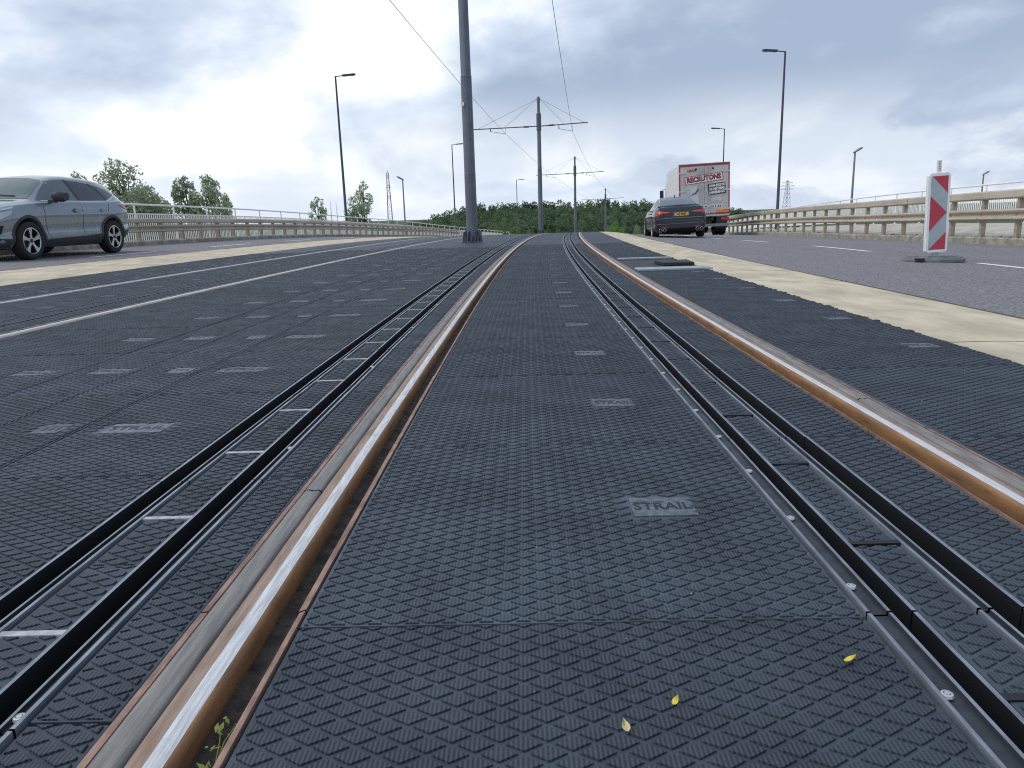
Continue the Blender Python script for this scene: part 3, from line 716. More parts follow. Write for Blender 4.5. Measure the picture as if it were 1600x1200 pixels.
def cobra(x, y, v, rz, label):
    top = atpix(x, y, v); zb = -7.4; H = top.z-zb
    root = empty('street_lamp', (top.x, top.y, zb), rz, label, 'street lamp', 'short lamps beyond the bridge')
    mb = MB(); mb.lathe([(0, 0), (.11, 0), (.05, H), (0, H+.01)], 10); mb.build('mast', 'lamp_grey', root, smooth=40)
    mb = MB(); Mx = Matrix.Translation((0, 0, H)) @ Matrix.Rotation(R(-28), 4, 'Y')
    prof = [(-.10, .05, .04), (.0, .09, .07), (.24, .13, .09), (.42, .12, .08), (.52, .05, .04)]
    rings = [[Mx @ Vector((a, w*math.cos(k*math.pi/4), .03+h*.8*math.sin(k*math.pi/4))) for k in range(8)] for a, w, h in prof]
    mb.add([q for rg in rings for q in rg], [(i*8+k, i*8+(k+1) % 8, (i+1)*8+(k+1) % 8, (i+1)*8+k) for i in range(4) for k in range(8)]+[tuple(range(8)), tuple(32+k for k in range(8))])
    mb.build('lamp_head', 'lamp_grey', root, smooth=50)
cobra(629, 281, 60, math.pi, 'grey lamp with drooping head left of the big pole, beyond the left railing')
cobra(1336, 238, 44, .15, 'grey lamp beyond the right railing, left of the red and white beacon')
cobra(1537, 273, 60, .1, 'small grey lamp head above the railing, right of the beacon')

# ------------------------------------------------------------------ lattice masts
mat('lattice', (.13, .145, .165), .6)
def lattice_tower(top, zb, w0, w1, arms, label, cat, name):
    H = top.z-zb; root = empty(name, (top.x, top.y, zb), .3, label, cat)
    r = .006*w0+.035; mb = MB(); nseg = 12
    def c(k, t): w = (w0+(w1-w0)*t)/2; return Vector((w*(1 if k in (0, 3) else -1), w*(1 if k < 2 else -1), H*t))
    for k in range(4): mb.tube([c(k, 0), c(k, .97)], r, 4)
    mb.build('leg_frame', 'lattice', root)
    mb = MB()
    for i in range(nseg):
        for k in range(4):
            mb.tube([c(k, .97*i/nseg), c((k+1) % 4, .97*(i+1)/nseg)], r*.6, 4); mb.tube([c(k, .97*(i+1)/nseg), c((k+1) % 4, .97*(i+1)/nseg)], r*.6, 4)
    mb.build('bracing', 'lattice', root)
    mb = MB(); mb.tube([(0, 0, H*.96), (0, 0, H)], r, 5); mb.build('tip', 'lattice', root)
    for t, L in arms:
        mb = MB()
        for s in (-1, 1): mb.tube([(0, 0, H*t+.03*H), (s*L, 0, H*t)], r*.8, 4); mb.tube([(0, 0, H*t), (s*L, 0, H*t)], r*.8, 4)
        mb.build('cross_arm', 'lattice', root)
lattice_tower(atpix(605, 266, 170), -7.5, 1.5, .35, [(.80, .5), (.68, .45)], 'slender lattice radio mast beyond the left railing', 'mast', 'radio_mast')
lattice_tower(atpix(1231, 280, 260), -7.5, 3.0, .5, [(.93, 2.2), (.87, 3.0), (.81, 2.6)], 'far lattice power pylon right of the tall lamp', 'pylon', 'power_pylon')

# ------------------------------------------------------------------ trees
def leafmat(name, c1, c2):
    m = mat(name, c1, .65, spec=.3, var=.5, var_scale=.7, col2=c2, rnd=.12)
    t = m.node_tree; b = t.nodes['Principled BSDF']; out = t.nodes['Material Output']
    tr = N('ShaderNodeBsdfTranslucent', t); base = b.inputs['Base Color'].links[0].from_socket; LK(base, tr.inputs[0], t)
    mx = N('ShaderNodeMixShader', t); mx.inputs[0].default_value = .45; LK(b.outputs[0], mx.inputs[1], t); LK(tr.outputs[0], mx.inputs[2], t); LK(mx.outputs[0], out.inputs[0], t)
leafmat('foliage_dark', (.145, .20, .105), (.085, .14, .075)); leafmat('foliage_mid', (.11, .17, .06), (.07, .12, .05)); leafmat('foliage_bright', (.19, .32, .06), (.12, .23, .045)); leafmat('foliage_poplar', (.46, .53, .36), (.31, .40, .24))
mat('bark', (.10, .085, .065), .9, var=.3)
def leaf_cloud(mb, blobs, n, size, flat_=.6):
    tot = sum(b[3]*b[4]*b[5] for b in blobs)
    for (cx, cyy, cz, rx, ry, rz) in blobs:
        k = max(4, int(n*rx*ry*rz/tot))
        d = rng.normal(size=(k, 3)); d /= np.linalg.norm(d, axis=1)[:, None]
        rr = rng.uniform(.30, 1.06, size=k)**.55
        p = np.array([cx, cyy, cz])+d*rr[:, None]*np.array([rx, ry, rz])
        ax = rng.normal(size=(k, 3)); ax /= np.linalg.norm(ax, axis=1)[:, None]
        bx = np.cross(ax, rng.normal(size=(k, 3))); bx /= np.linalg.norm(bx, axis=1)[:, None]
        sz = size*rng.uniform(.55, 1.3, size=k)[:, None]
        q = np.stack([p-ax*sz, p-bx*sz*flat_, p+ax*sz, p+bx*sz*flat_], 1).reshape(-1, 3)
        n0 = len(mb.v); mb.v += [tuple(x) for x in q]; mb.f += [(n0+4*i, n0+4*i+1, n0+4*i+2, n0+4*i+3) for i in range(k)]; mb.mi += [0]*k
def tree(base, H, W, label, m, n=1400, size=.11, lean=0., crown_from=.25, group='poplars beyond the bridge', airy=True, blob_n=22):
    root = empty('tree', base, 0, label, 'tree', group)
    mb = MB(); tr = []
    for i in range(7): t = i/6; tr.append((lean*H*t*t, .04*H*math.sin(3*t)*.3, H*.93*t))
    mb.tube(tr, [max(.012, .02*H*(1-t/6.4)*.9) for t in range(7)], 7)
    blobs = []
    for k in range(blob_n):
        t = crown_from+(1-crown_from)*(k+.5)/blob_n
        sh = math.sin(math.pi*min(1, (t-crown_from)/(1-crown_from)*.86+.12))**.8
        a = random.uniform(0, 6.28); rr = W/2*sh*random.uniform(.25, .95)
        c = Vector((lean*H*t*t+rr*math.cos(a), rr*math.sin(a)*.8, H*t*.97))
        s0 = Vector(tr[max(0, min(5, int(t*5.5)))]); 
        mb.tube([s0, s0.lerp(c, .55)+Vector((0, 0, -.02*H)), c], [.006*H, .004*H, .0015*H], 5)
        r = W*random.uniform(.10, .19)*(.55+.6*sh); blobs.append((c.x, c.y, c.z, r, r, r*random.uniform(.9, 1.5)))
    mb.build('trunk', 'bark', root, smooth=50)
    mb = MB(); leaf_cloud(mb, blobs, n, size); mb.build('crown', m, root, fix=False)
    return root
def tree_at(x0, x1, ytop, v, label, m, **k):
    a, b = atpix(x0, ytop, v), atpix(x1, ytop, v); W = (b-a).length; zb = -7.5; top = (a+b)/2; H = top.z-zb
    return tree((top.x-k.get('lean', 0)*H, top.y, zb), H, W, label, m, **k)
tree_at(80, 150, 262, 58, 'ragged poplar top showing just above the grey car roof', 'foliage_poplar', n=5200, size=.10, lean=-.05, crown_from=.45)
tree_at(118, 250, 250, 55, 'tall wind-blown poplar behind the rear of the grey car', 'foliage_poplar', n=18000, size=.10, lean=-.10, crown_from=.35, blob_n=34)
tree_at(190, 262, 290, 57, 'small poplar between the two larger left poplars', 'foliage_poplar', n=6400, size=.10, lean=-.05, crown_from=.4)
tree_at(248, 322, 270, 56, 'poplar with upright plumes, left one of the pair behind the railing', 'foliage_poplar', n=9200, size=.10, lean=-.03, crown_from=.4, blob_n=36)
tree_at(288, 364, 267, 57, 'poplar with upright plumes, right one of the pair behind the railing', 'foliage_poplar', n=8400, size=.10, lean=-.02, crown_from=.4, blob_n=36)
tree_at(212, 282, 302, 60, 'low poplar filling the gap behind the railing, right of the tall one', 'foliage_poplar', n=5200, size=.10, crown_from=.4)
tree_at(325, 372, 300, 60, 'low poplar at the right end of the row behind the railing', 'foliage_poplar', n=3000, size=.10, crown_from=.4)
tree_at(474, 516, 304, 75, 'small leafy tree left of the tall left lamp', 'foliage_poplar', n=2600, size=.11, crown_from=.45)
tree_at(532, 598, 283, 75, 'leafy young tree just right of the tall left lamp', 'foliage_poplar', n=4600, size=.12, crown_from=.4)
def sapling(x, y, v, label):
    top = atpix(x, y, v); root = empty('sapling', (top.x, top.y, -7.5), 0, label, 'tree', 'bare saplings')
    H = top.z+7.5; mb = MB(); mb.tube([(0, 0, 0), (.05, 0, H*.6), (0, 0, H)], [.06, .035, .012], 5); mb.build('trunk', 'bark', root)
    mb = MB()
    for k in range(9):
        z = H*(.6+.04*k); a = random.uniform(0, 6.28); L = .9*(1-k/12); mb.tube([(0, 0, z), (L*.5*math.cos(a), L*.5*math.sin(a), z+L*.7)], [.015, .005], 4)
    mb.build('branches', 'bark', root)
sapling(516, 314, 75, 'thin bare sapling, left of two beside the small leafy tree'); sapling(525, 317, 75, 'thin bare sapling, right of two beside the tall left lamp')

# the wood on the far slope reads as one mass
def wood():
    mb = MB(); core = MB()
    prof = [(600, 358), (640, 347), (665, 339), (690, 331), (720, 322), (760, 317), (800, 315), (850, 314), (900, 313), (950, 312), (1000, 311), (1040, 313), (1080, 319), (1120, 317), (1150, 321), (1166, 327), (1185, 331), (1215, 335), (1260, 340)]
    def ytop(x):
        for (a, b), (c, d) in zip(prof[:-1], prof[1:]):
            if a <= x <= c: return b+(d-b)*(x-a)/(c-a)
        return 350
    x = 604
    trees_ = []
    for row, (v, dy, dx) in enumerate(((330, 0, 13), (285, 9, 17), (245, 18, 22), (215, 27, 26))):
        x = 604+row*5
        while x < 1255:
            y = ytop(x)+dy+random.uniform(-2.5, 3.5)
            if y < 372 and not (x > 1175 and row > 1): trees_.append((x, y, v+random.uniform(-14, 14)))
            x += dx*random.uniform(.7, 1.25)
    for (x, y, v) in trees_:
        top = atpix(x, y, v); r = random.uniform(3.2, 5.4); h = random.uniform(8, 12)
        blobs = []
        for k in range(9):
            a = random.uniform(0, 6.28); q = random.uniform(0, .75)*r
            blobs.append((top.x+q*math.cos(a), top.y+q*math.sin(a), top.z-r*.35-random.uniform(0, h*.75)-(q*q/r)*.5, r*random.uniform(.35, .55), r*random.uniform(.35, .55), r*random.uniform(.3, .5)))
        blobs.append((top.x, top.y, top.z-r*.45, r*.5, r*.5, r*.45))
        leaf_cloud(mb, blobs, 900, .34, .75)
        bm = bmesh.new(); bmesh.ops.create_icosphere(bm, subdivisions=2, radius=1)
        for q in bm.verts:
            kk = random.uniform(.7, 1.0); q.co = Vector((top.x+q.co.x*r*.78*kk, top.y+q.co.y*r*.78*kk, top.z-r*.3-h*.55+q.co.z*h*.55*kk))
        core.add([tuple(q.co) for q in bm.verts], [tuple(w.index for w in f.verts) for f in bm.faces]); bm.free()
    mb.add(core.v, core.f)
    return tag(mb.build('distant_wood', 'foliage_dark', fix=False), 'dark green wood covering the far slope behind the crest', 'wood', kind='stuff')
wood()
def bush(x0, x1, ytop, v, label, m='foliage_bright', n=1700):
    a, b = atpix(x0, ytop, v), atpix(x1, ytop, v); W = (b-a).length; top = (a+b)/2; zb = gz(0, v)-2.2; H = top.z-zb
    root = empty('bush', (top.x, top.y, zb), 0, label, 'bush', 'bright green bushes past the crest')
    mb = MB()
    for k in range(6): a_ = random.uniform(0, 6.28); mb.tube([(0, 0, 0), (W*.2*math.cos(a_), W*.2*math.sin(a_), H*.75)], [.09, .02], 5)
    mb.build('trunk', 'bark', root)
    blobs = []
    for k in range(26):
        q = random.uniform(-.42, .42); t = random.uniform(.05, 1-abs(q)*.9); r = W*random.uniform(.10, .17); blobs.append((q*W, random.uniform(-.3, .3)*W, max(.2, (H-r*.9)*t), r, r, r*.85))
    mb = MB(); leaf_cloud(mb, blobs, n, W*.028+.03); mb.build('crown', m, root, fix=False)
bush(752, 772, 352, 105, 'low yellow-green bush right of the big pole', n=900)
bush(765, 806, 337, 115, 'large bright green bush behind the white car roof')
bush(944, 980, 343, 120, 'bright green bush between the far pole and the dark car')
bush(846, 862, 356, 110, 'small pale bush at the foot of the second pole', 'foliage_mid', 500)
# ------------------------------------------------------------------ vehicles: shared tools
mat('car_grey', (.20, .245, .28), .34, metal=.35, coat=1.0); mat('car_navy', (.010, .014, .026), .25, coat=.35)
mat('car_white', (.75, .76, .77), .35, coat=.8)
mat('cladding', (.034, .038, .044), .6); mat('tyre', (.014, .014, .015), .8, bump=.3, bump_scale=60); mat('under', (.006, .006, .007), .9)
mat('glass_dark', (.018, .022, .030), .06, spec=.8); mat('glass_wind', (.10, .13, .14), .12, spec=.35)
mat('glass_grey', (.10, .125, .145), .08, spec=.8)
mat('rim_bright', (.55, .56, .58), .28, metal=.8); mat('rim_dark', (.03, .032, .035), .35, metal=.3); mat('chrome', (.70, .72, .74), .15, metal=.9)
mat('gap', (.01, .011, .013), .8); mat('lamp_red', (.42, .02, .025), .2, spec=.7); mat('lamp_clear', (.42, .44, .46), .12, spec=.8); mat('lamp_orange', (.75, .20, .03), .3)
mat('plate_yellow', (.66, .43, .045), .4); mat('plate_blue', (.02, .08, .42), .4); mat('ink', (.012, .012, .014), .5)
def pchip(xs, ys):
    xs = np.array(xs, float); ys = np.array(ys, float); o = np.argsort(xs); xs, ys = xs[o], ys[o]
    h = np.diff(xs); d = np.diff(ys)/h; m = np.zeros(len(xs)); m[0], m[-1] = d[0], d[-1]
    for i in range(1, len(xs)-1):
        if d[i-1]*d[i] > 0:
            w1, w2 = 2*h[i]+h[i-1], h[i]+2*h[i-1]; m[i] = (w1+w2)/(w1/d[i-1]+w2/d[i])
    def f(x):
        x = min(max(x, xs[0]), xs[-1]); i = min(len(h)-1, max(0, int(np.searchsorted(xs, x)-1))); t = (x-xs[i])/h[i]
        return float((2*t**3-3*t*t+1)*ys[i]+(t**3-2*t*t+t)*h[i]*m[i]+(-2*t**3+3*t*t)*ys[i+1]+(t**3-t*t)*h[i]*m[i+1])
    return f
def curve(d): return pchip([a for a, _ in d], [b for _, b in d])
def chaikin(p):
    out = [p[0]]
    for a, b in zip(p[:-1], p[1:]): out += [tuple(.75*x+.25*y for x, y in zip(a, b)), tuple(.25*x+.75*y for x, y in zip(a, b))]
    return out+[p[-1]]
def car_loft(name, C, x0, x1, arches, ar, m, parent):
    """closed body skin from length-wise curves; wheel arches cut out"""
    xs = sorted(set([x0+(x1-x0)*i/70 for i in range(71)]))
    rings = []
    for x in xs:
        zb, ws, wm, zs, wsh, zr, wr, zt = (C[k](x) for k in ('zb', 'ws', 'wm', 'zs', 'wsh', 'zr', 'wr', 'zt'))
        h = zs-zb
        half = [(0, zb), (ws*.92, zb), (ws, zb+.06*h), (wm*.992, zb+.22*h), (wm*.958, zb+.40*h), (wm*.972, zb+.58*h), (wm, zb+.74*h), (wm*.975, zb+.80*h), (wsh, zs-.01), (wsh-.045, zs+.012), (wr+(wsh-wr)*.12, zr-.10*(zr-zs)), (wr-.05, zr+.4*(zt-zr)), (wr*.55, zt-.012*(zt > 0)), (0, zt)]
        half = chaikin(half)
        rings.append([Vector((x, y, z)) for y, z in half]+[Vector((x, -y, z)) for y, z in half[-2:0:-1]])
    n = len(rings[0]); mb = MB()
    mb.add([q for r in rings for q in r], [(i*n+k, i*n+(k+1) % n, (i+1)*n+(k+1) % n, (i+1)*n+k) for i in range(len(xs)-1) for k in range(n)]+[tuple(range(n)), tuple((len(xs)-1)*n+k for k in range(n))])
    me = mb.mesh(name); o = bpy.data.objects.new(name, me); COL.objects.link(o)
    cut = MB()
    for ax in arches:
        for s in (-1, 1):
            prof = [(0, 0), (ar, 0), (ar, .5), (0, .5)]
            c = MB(); c.lathe([(.0001, .56*s), (ar, .56*s), (ar, 1.2*s), (.0001, 1.2*s)], 40, 0, Matrix.Translation((ax, 0, ar*.92)), axis='Y')
            cut.add(c.v, c.f)
    cm = cut.mesh('cut'); weld(cm, 1e-4); co = bpy.data.objects.new('cut', cm); COL.objects.link(co)
    md = o.modifiers.new('b', 'BOOLEAN'); md.object = co; md.operation = 'DIFFERENCE'; md.solver = 'EXACT'
    dg = bpy.context.evaluated_depsgraph_get(); res = bpy.data.meshes.new_from_object(o.evaluated_get(dg))
    bpy.data.objects.remove(o); bpy.data.objects.remove(co)
    bm = bmesh.new(); bm.from_mesh(res); bmesh.ops.remove_doubles(bm, verts=bm.verts, dist=2e-4); bmesh.ops.dissolve_degenerate(bm, edges=bm.edges, dist=2e-4); bmesh.ops.recalc_face_normals(bm, faces=bm.faces); bm.to_mesh(res); bm.free()
    bv_src = mb.mesh('tmp'); bm = bmesh.new(); bm.from_mesh(bv_src); bvh = BVHTree.FromBMesh(bm); bm.free()
    res.polygons.foreach_set('use_smooth', [True]*len(res.polygons)); res.set_sharp_from_angle(angle=R(38)); res.name = name
    res.materials.clear()
    return link('body', res, m, parent), bvh
def drape(bvh, poly, view, offs=.004, cuts=.12):
    """lay a flat outline onto the body. view: 'L','R' sides (x,z); 'B','F' ends (y,z)"""
    bm = bmesh.new(); vs = [bm.verts.new((a, b, 0)) for a, b in poly]; bm.faces.new(vs)
    bmesh.ops.triangulate(bm, faces=bm.faces)
    for _ in range(4):
        e = [q for q in bm.edges if q.calc_length() > cuts]
        if not e: break
        bmesh.ops.subdivide_edges(bm, edges=e, cuts=1); bmesh.ops.triangulate(bm, faces=bm.faces)
    D = {'L': Vector((0, -1, 0)), 'R': Vector((0, 1, 0)), 'B': Vector((1, 0, 0)), 'F': Vector((-1, 0, 0))}[view]
    for q in bm.verts:
        a, b = q.co.x, q.co.y
        o = Vector((a, 0, b))-D*6 if view in 'LR' else Vector((0, a, b))-D*6
        h = bvh.ray_cast(o, D)
        if h[0] is None:
            h = bvh.find_nearest(o+D*5.1)
        nn = h[1]
        if nn.dot(D) > 0: nn = -nn
        q.co = h[0]+nn*offs
    vv = [tuple(q.co) for q in bm.verts]; bm.verts.index_update(); ff = [tuple(w.index for w in f.verts) for f in bm.faces]; bm.free()
    return vv, ff
def dpart(bvh, name, poly, view, m, parent, offs=.004, cuts=.12, mirror=False):
    mb = MB(); v, f = drape(bvh, poly, view, offs, cuts); mb.add(v, f)
    me = mb.mesh(name, fix=False)
    bm = bmesh.new(); bm.from_mesh(me)
    bmesh.ops.recalc_face_normals(bm, faces=bm.faces)
    D = {'L': Vector((0, 1, 0)), 'R': Vector((0, -1, 0)), 'B': Vector((-1, 0, 0)), 'F': Vector((1, 0, 0))}[view]
    if sum((q.normal.dot(D)*q.calc_area() for q in bm.faces)) < 0: bmesh.ops.reverse_faces(bm, faces=bm.faces)
    bm.to_mesh(me); bm.free(); me.polygons.foreach_set('use_smooth', [True]*len(me.polygons))
    return link(name, me, m, parent)
def ribbon(pts, w):
    out_l, out_r = [], []
    for i, p in enumerate(pts):
        a, b = Vector(pts[max(0, i-1)]), Vector(pts[min(len(pts)-1, i+1)]); d = (b-a).normalized(); n_ = Vector((-d.y, d.x))*w/2
        out_l.append(tuple(Vector(p)+n_)); out_r.append(tuple(Vector(p)-n_))
    return out_l+out_r[::-1]
def dline(bvh, name, pts, view, m, parent, w=.008, offs=.003): return dpart(bvh, name, ribbon(pts, w), view, m, parent, offs, .10)
def arc(cx, cz, r, a0, a1, n=16): return [(cx+r*math.cos(R(a0+(a1-a0)*i/n)), cz+r*math.sin(R(a0+(a1-a0)*i/n))) for i in range(n+1)]
def wheel(parent, x, y, r, w, spokes=5, bright=True, rim_r=.245):
    s = 1 if y > 0 else -1
    root = bpy.data.objects.new('wheel', None)
    mb = MB(); M_ = Matrix.Translation((x, y, r))
    mb.lathe([(rim_r, -w/2+.01), (rim_r+.03, -w/2), (r-.03, -w/2), (r-.008, -w/2+.02), (r, -w/2+.05), (r, w/2-.05), (r-.008, w/2-.02), (r-.03, w/2), (rim_r+.03, w/2), (rim_r, w/2-.01), (rim_r, -w/2+.01)], 36, 0, M_, axis='Y')
    t = mb.build('wheel', 'tyre', parent, smooth=50)
    mb = MB(); fo = s*(w/2-.02)
    mb.lathe([(rim_r, fo+s*.012), (rim_r-.018, fo+s*.012), (rim_r-.026, fo-s*.02), (rim_r-.03, -s*.05), (.0, -s*.05)], 36, 0, M_, axis='Y'); mb.build('rim', ['rim_dark'], t, smooth=40)
    mb = MB()
    for k in range(spokes):
        a = 2*math.pi*k/spokes+.31; ca, sa = math.cos(a), math.sin(a)
        def q(rad, tan, d): return M_ @ Vector((rad*ca-tan*sa, fo+s*d, rad*sa+tan*ca))
        ps = [q(.03, -.030, .0), q(.12, -.022, .004), q(rim_r-.012, -.058, .008), q(rim_r-.012, .046, .008), q(.12, .026, .004), q(.03, .030, .0)]
        mb.prism(ps, (0, -s*.03, 0))
    mb.lathe([(rim_r-.004, fo+s*.014), (rim_r-.016, fo+s*.016), (rim_r-.024, fo+s*.004)], 36, 0, M_, axis='Y')
    mb.build('spokes', 'rim_bright' if bright else 'rim_dark', t, smooth=30)
    mb = MB(); mb.lathe([(.0, fo+s*.012), (.034, fo+s*.012), (.038, fo)], 16, 0, M_, axis='Y'); mb.build('hub_cap', 'rim_dark', t, smooth=30)
    return t
def vehicle(name, u, v, heading_back, label, cat, extra=0., lift=0.):
    a = -math.atan(doff(v)); rz = a+(math.pi/2 if not heading_back else -math.pi/2)+extra
    e = empty(name, P(u, v, lift), rz, label, cat, 'traffic on the bridge')
    e.rotation_euler.x = 0
    return e

# ------------------------------------------------------------------ grey-blue crossover
def suv():
    root = vehicle('parked_car' if False else 'car', -10.60, 15.38, True, 'blue-grey crossover car driving towards the camera, cut off by the left edge', 'car')
    # cross fall of the carriageway
    root.rotation_euler.y = 0; root.rotation_euler.rotate_axis('X', -.025)
    C = {'zb': curve([(2.24, .34), (2.0, .22), (1.0, .21), (-1.6, .22), (-2.0, .30), (-2.19, .42)]),
         'ws': curve([(2.24, .50), (2.1, .72), (1.85, .80), (1, .83), (-1.4, .83), (-1.9, .78), (-2.1, .70), (-2.19, .60)]),
         'wm': curve([(2.24, .58), (2.15, .75), (1.95, .86), (1.6, .905), (1.0, .905), (0, .90), (-1.0, .915), (-1.6, .92), (-1.95, .87), (-2.12, .78), (-2.19, .66)]),
         'zs': curve([(2.24, .66), (2.12, .82), (1.9, .93), (1.5, 1.0), (1.0, 1.045), (.4, 1.06), (-.6, 1.08), (-1.3, 1.10), (-1.8, 1.13), (-2.05, 1.10), (-2.19, .92)]),
         'wsh': curve([(2.24, .52), (2.12, .66), (1.9, .77), (1.5, .835), (1.0, .865), (0, .87), (-1.0, .88), (-1.6, .86), (-1.95, .80), (-2.12, .70), (-2.19, .6)]),
         'zt': curve([(2.24, .70), (2.12, .88), (1.9, 1.0), (1.5, 1.08), (1.12, 1.12), (.95, 1.21), (.6, 1.415), (.3, 1.555), (0, 1.60), (-.5, 1.625), (-1.1, 1.605), (-1.6, 1.55), (-1.80, 1.49), (-1.95, 1.33), (-2.08, 1.14), (-2.19, .95)]),
         'zr': curve([(2.24, .68), (2.12, .85), (1.9, .97), (1.5, 1.04), (1.12, 1.085), (.95, 1.15), (.6, 1.345), (.3, 1.485), (0, 1.535), (-.5, 1.56), (-1.1, 1.54), (-1.6, 1.475), (-1.80, 1.41), (-1.95, 1.27), (-2.08, 1.125), (-2.19, .935)]),
         'wr': curve([(2.24, .42), (2.12, .54), (1.9, .64), (1.5, .70), (1.12, .74), (.95, .72), (.6, .665), (.3, .62), (0, .61), (-.6, .60), (-1.2, .59), (-1.7, .56), (-1.95, .58), (-2.08, .60), (-2.19, .52)])}
    AX, RW = (1.335, -1.33), .355
    body, bv = car_loft('body', C, -2.19, 2.24, AX, .405, 'car_grey', root)
    for ax in AX:
        for s in (1, -1): wheel(root, ax, s*.80, RW, .225, 5, True, .248)
    for s, vw in ((1, 'L'), (-1, 'R')):
        F = lambda l: l
        dpart(bv, 'side_window', [(.92, 1.10), (.62, 1.31), (.36, 1.465), (.12, 1.50), (-.17, 1.518), (-.29, 1.115)], vw, 'glass_grey', root, .005)
        dpart(bv, 'side_window', [(-.37, 1.115), (-.255, 1.505), (-.62, 1.50), (-.92, 1.465), (-1.12, 1.35), (-1.25, 1.135)], vw, 'glass_dark', root, .005)
        dpart(bv, 'side_window', [(-1.31, 1.15), (-1.19, 1.33), (-1.02, 1.455), (-1.30, 1.415), (-1.52, 1.35), (-1.72, 1.25)], vw, 'glass_dark', root, .005)
        dpart(bv, 'window_pillar', [(-.17, 1.522), (-.26, 1.515), (-.375, 1.10), (-.285, 1.10)], vw, 'cladding', root, .004)
        dpart(bv, 'window_pillar', [(-1.02, 1.47), (-.92, 1.475), (-1.14, 1.35), (-1.25, 1.12), (-1.33, 1.12), (-1.20, 1.34)], vw, 'cladding', root, .004)
        dline(bv, 'chrome_strip', [(.82, 1.085), (.3, 1.09), (-.5, 1.098), (-1.25, 1.112), (-1.45, 1.15), (-1.78, 1.265)], vw, 'chrome', root, .02, .007)
        # cladding round arches and along the sill
        for ax in AX:
            o_ = arc(ax, .373, .452, -8, 188); i_ = arc(ax, .373, .40, 188, -8); dpart(bv, 'arch_trim', o_+i_, vw, 'cladding', root, .010, .08)
        dpart(bv, 'sill_trim', [(.885, .24), (.90, .36), (.4, .385), (-.4, .41), (-.89, .44), (-.885, .25)], vw, 'cladding', root, .009)
        dline(bv, 'door_gap', [(.80, .42), (.86, .75), (.84, 1.06)], vw, 'gap', root, .009); dline(bv, 'door_gap', [(-.30, .43), (-.33, 1.08)], vw, 'gap', root, .009)
        dline(bv, 'door_gap', [(-.80, .45), (-.98, .70), (-1.20, .90), (-1.28, 1.10)], vw, 'gap', root, .009)
        dline(bv, 'crease', [(.75, .52), (.3, .545), (-.3, .60), (-.7, .56), (-.95, .47)], vw, 'car_white', root, .006, .002) if False else None
        for hx in (-.13, -1.02):
            mb = MB(); y = s*(.905); mb.box(hx-.10, hx+.10, y-.012, y+.018, .905, .93); mb.box(hx-.06, hx+.06, y-.02, y+.004, .875, .955); mb.build('door_handle', 'car_grey', root)
        # mirror
        mb = MB(); prof = [(.70, .03), (.72, .09), (.66, .12), (.56, .115), (.49, .10), (.47, .05)]
        y0 = s*.93
        rings = []
        for t, k in ((0, .55), (.25, .95), (.7, 1.0), (1, .72)):
            y = y0+s*(.0+.22*t); cx, cz = .60-.05*t, 1.175
            rings.append([Vector((cx+.135*k*math.copysign(abs(math.cos(a_))**.7, math.cos(a_)), y, cz+.10*k*math.copysign(abs(math.sin(a_))**.7, math.sin(a_)))) for a_ in [2*math.pi*q/12 for q in range(12)]])
        mb.add([q for r_ in rings for q in r_], [(i*12+k, i*12+(k+1) % 12, (i+1)*12+(k+1) % 12, (i+1)*12+k) for i in range(3) for k in range(12)]+[tuple(range(12)), tuple(36+k for k in range(12))])
        mb.box(.55, .65, min(s*.84, s*.97), max(s*.84, s*.97), 1.055, 1.10); mb.build('mirror', 'cladding', root, smooth=45)
        dpart(bv, 'headlight', [(2.10, .80), (1.92, .865), (1.66, .905), (1.74, .83), (1.98, .745), (2.12, .73)], vw, 'lamp_clear', root, .006)
        dline(bv, 'light_strip', [(2.13, .835), (1.92, .905), (1.62, .955)], vw, 'chrome', root, .025, .007)
        dpart(bv, 'tail_light', [(-1.62, 1.03), (-1.9, 1.06), (-2.14, 1.02), (-2.14, .92), (-1.85, .97)], vw, 'lamp_red', root, .006)
        dpart(bv, 'bumper_vent', [(2.16, .62), (1.93, .64), (1.98, .50), (2.10, .42)], vw, 'gap', root, .006)
        dpart(bv, 'bumper_trim', [(2.2, .42), (1.80, .40), (1.80, .25), (2.1, .24)], vw, 'cladding', root, .007)
        dpart(bv, 'bumper_trim', [(-2.15, .52), (-1.80, .48), (-1.80, .27), (-2.05, .32)], vw, 'cladding', root, .007)
    dpart(bv, 'windscreen', [(-.70, 1.125), (-.66, 1.25), (-.60, 1.43), (-.54, 1.49), (-.30, 1.53), (.30, 1.53), (.54, 1.49), (.60, 1.43), (.66, 1.25), (.70, 1.125), (0, 1.14)], 'F', 'glass_wind', root, .006)
    for a, b in (((.45, 1.165), (-.10, 1.20)), ((-.05, 1.165), (-.55, 1.20))): dline(bv, 'wiper', [a, b], 'F', 'gap', root, .018, .018)
    dpart(bv, 'rear_window', [(-.56, 1.20), (-.50, 1.43), (.50, 1.43), (.56, 1.20)], 'B', 'glass_dark', root, .006)
    dpart(bv, 'grille', [(-.50, .80), (-.36, .52), (.36, .52), (.50, .80)], 'F', 'gap', root, .006)
    mb = MB(); mb.box(-1.9, 1.9, -.56, .56, .20, .60); mb.build('underbody', 'under', root)
suv()

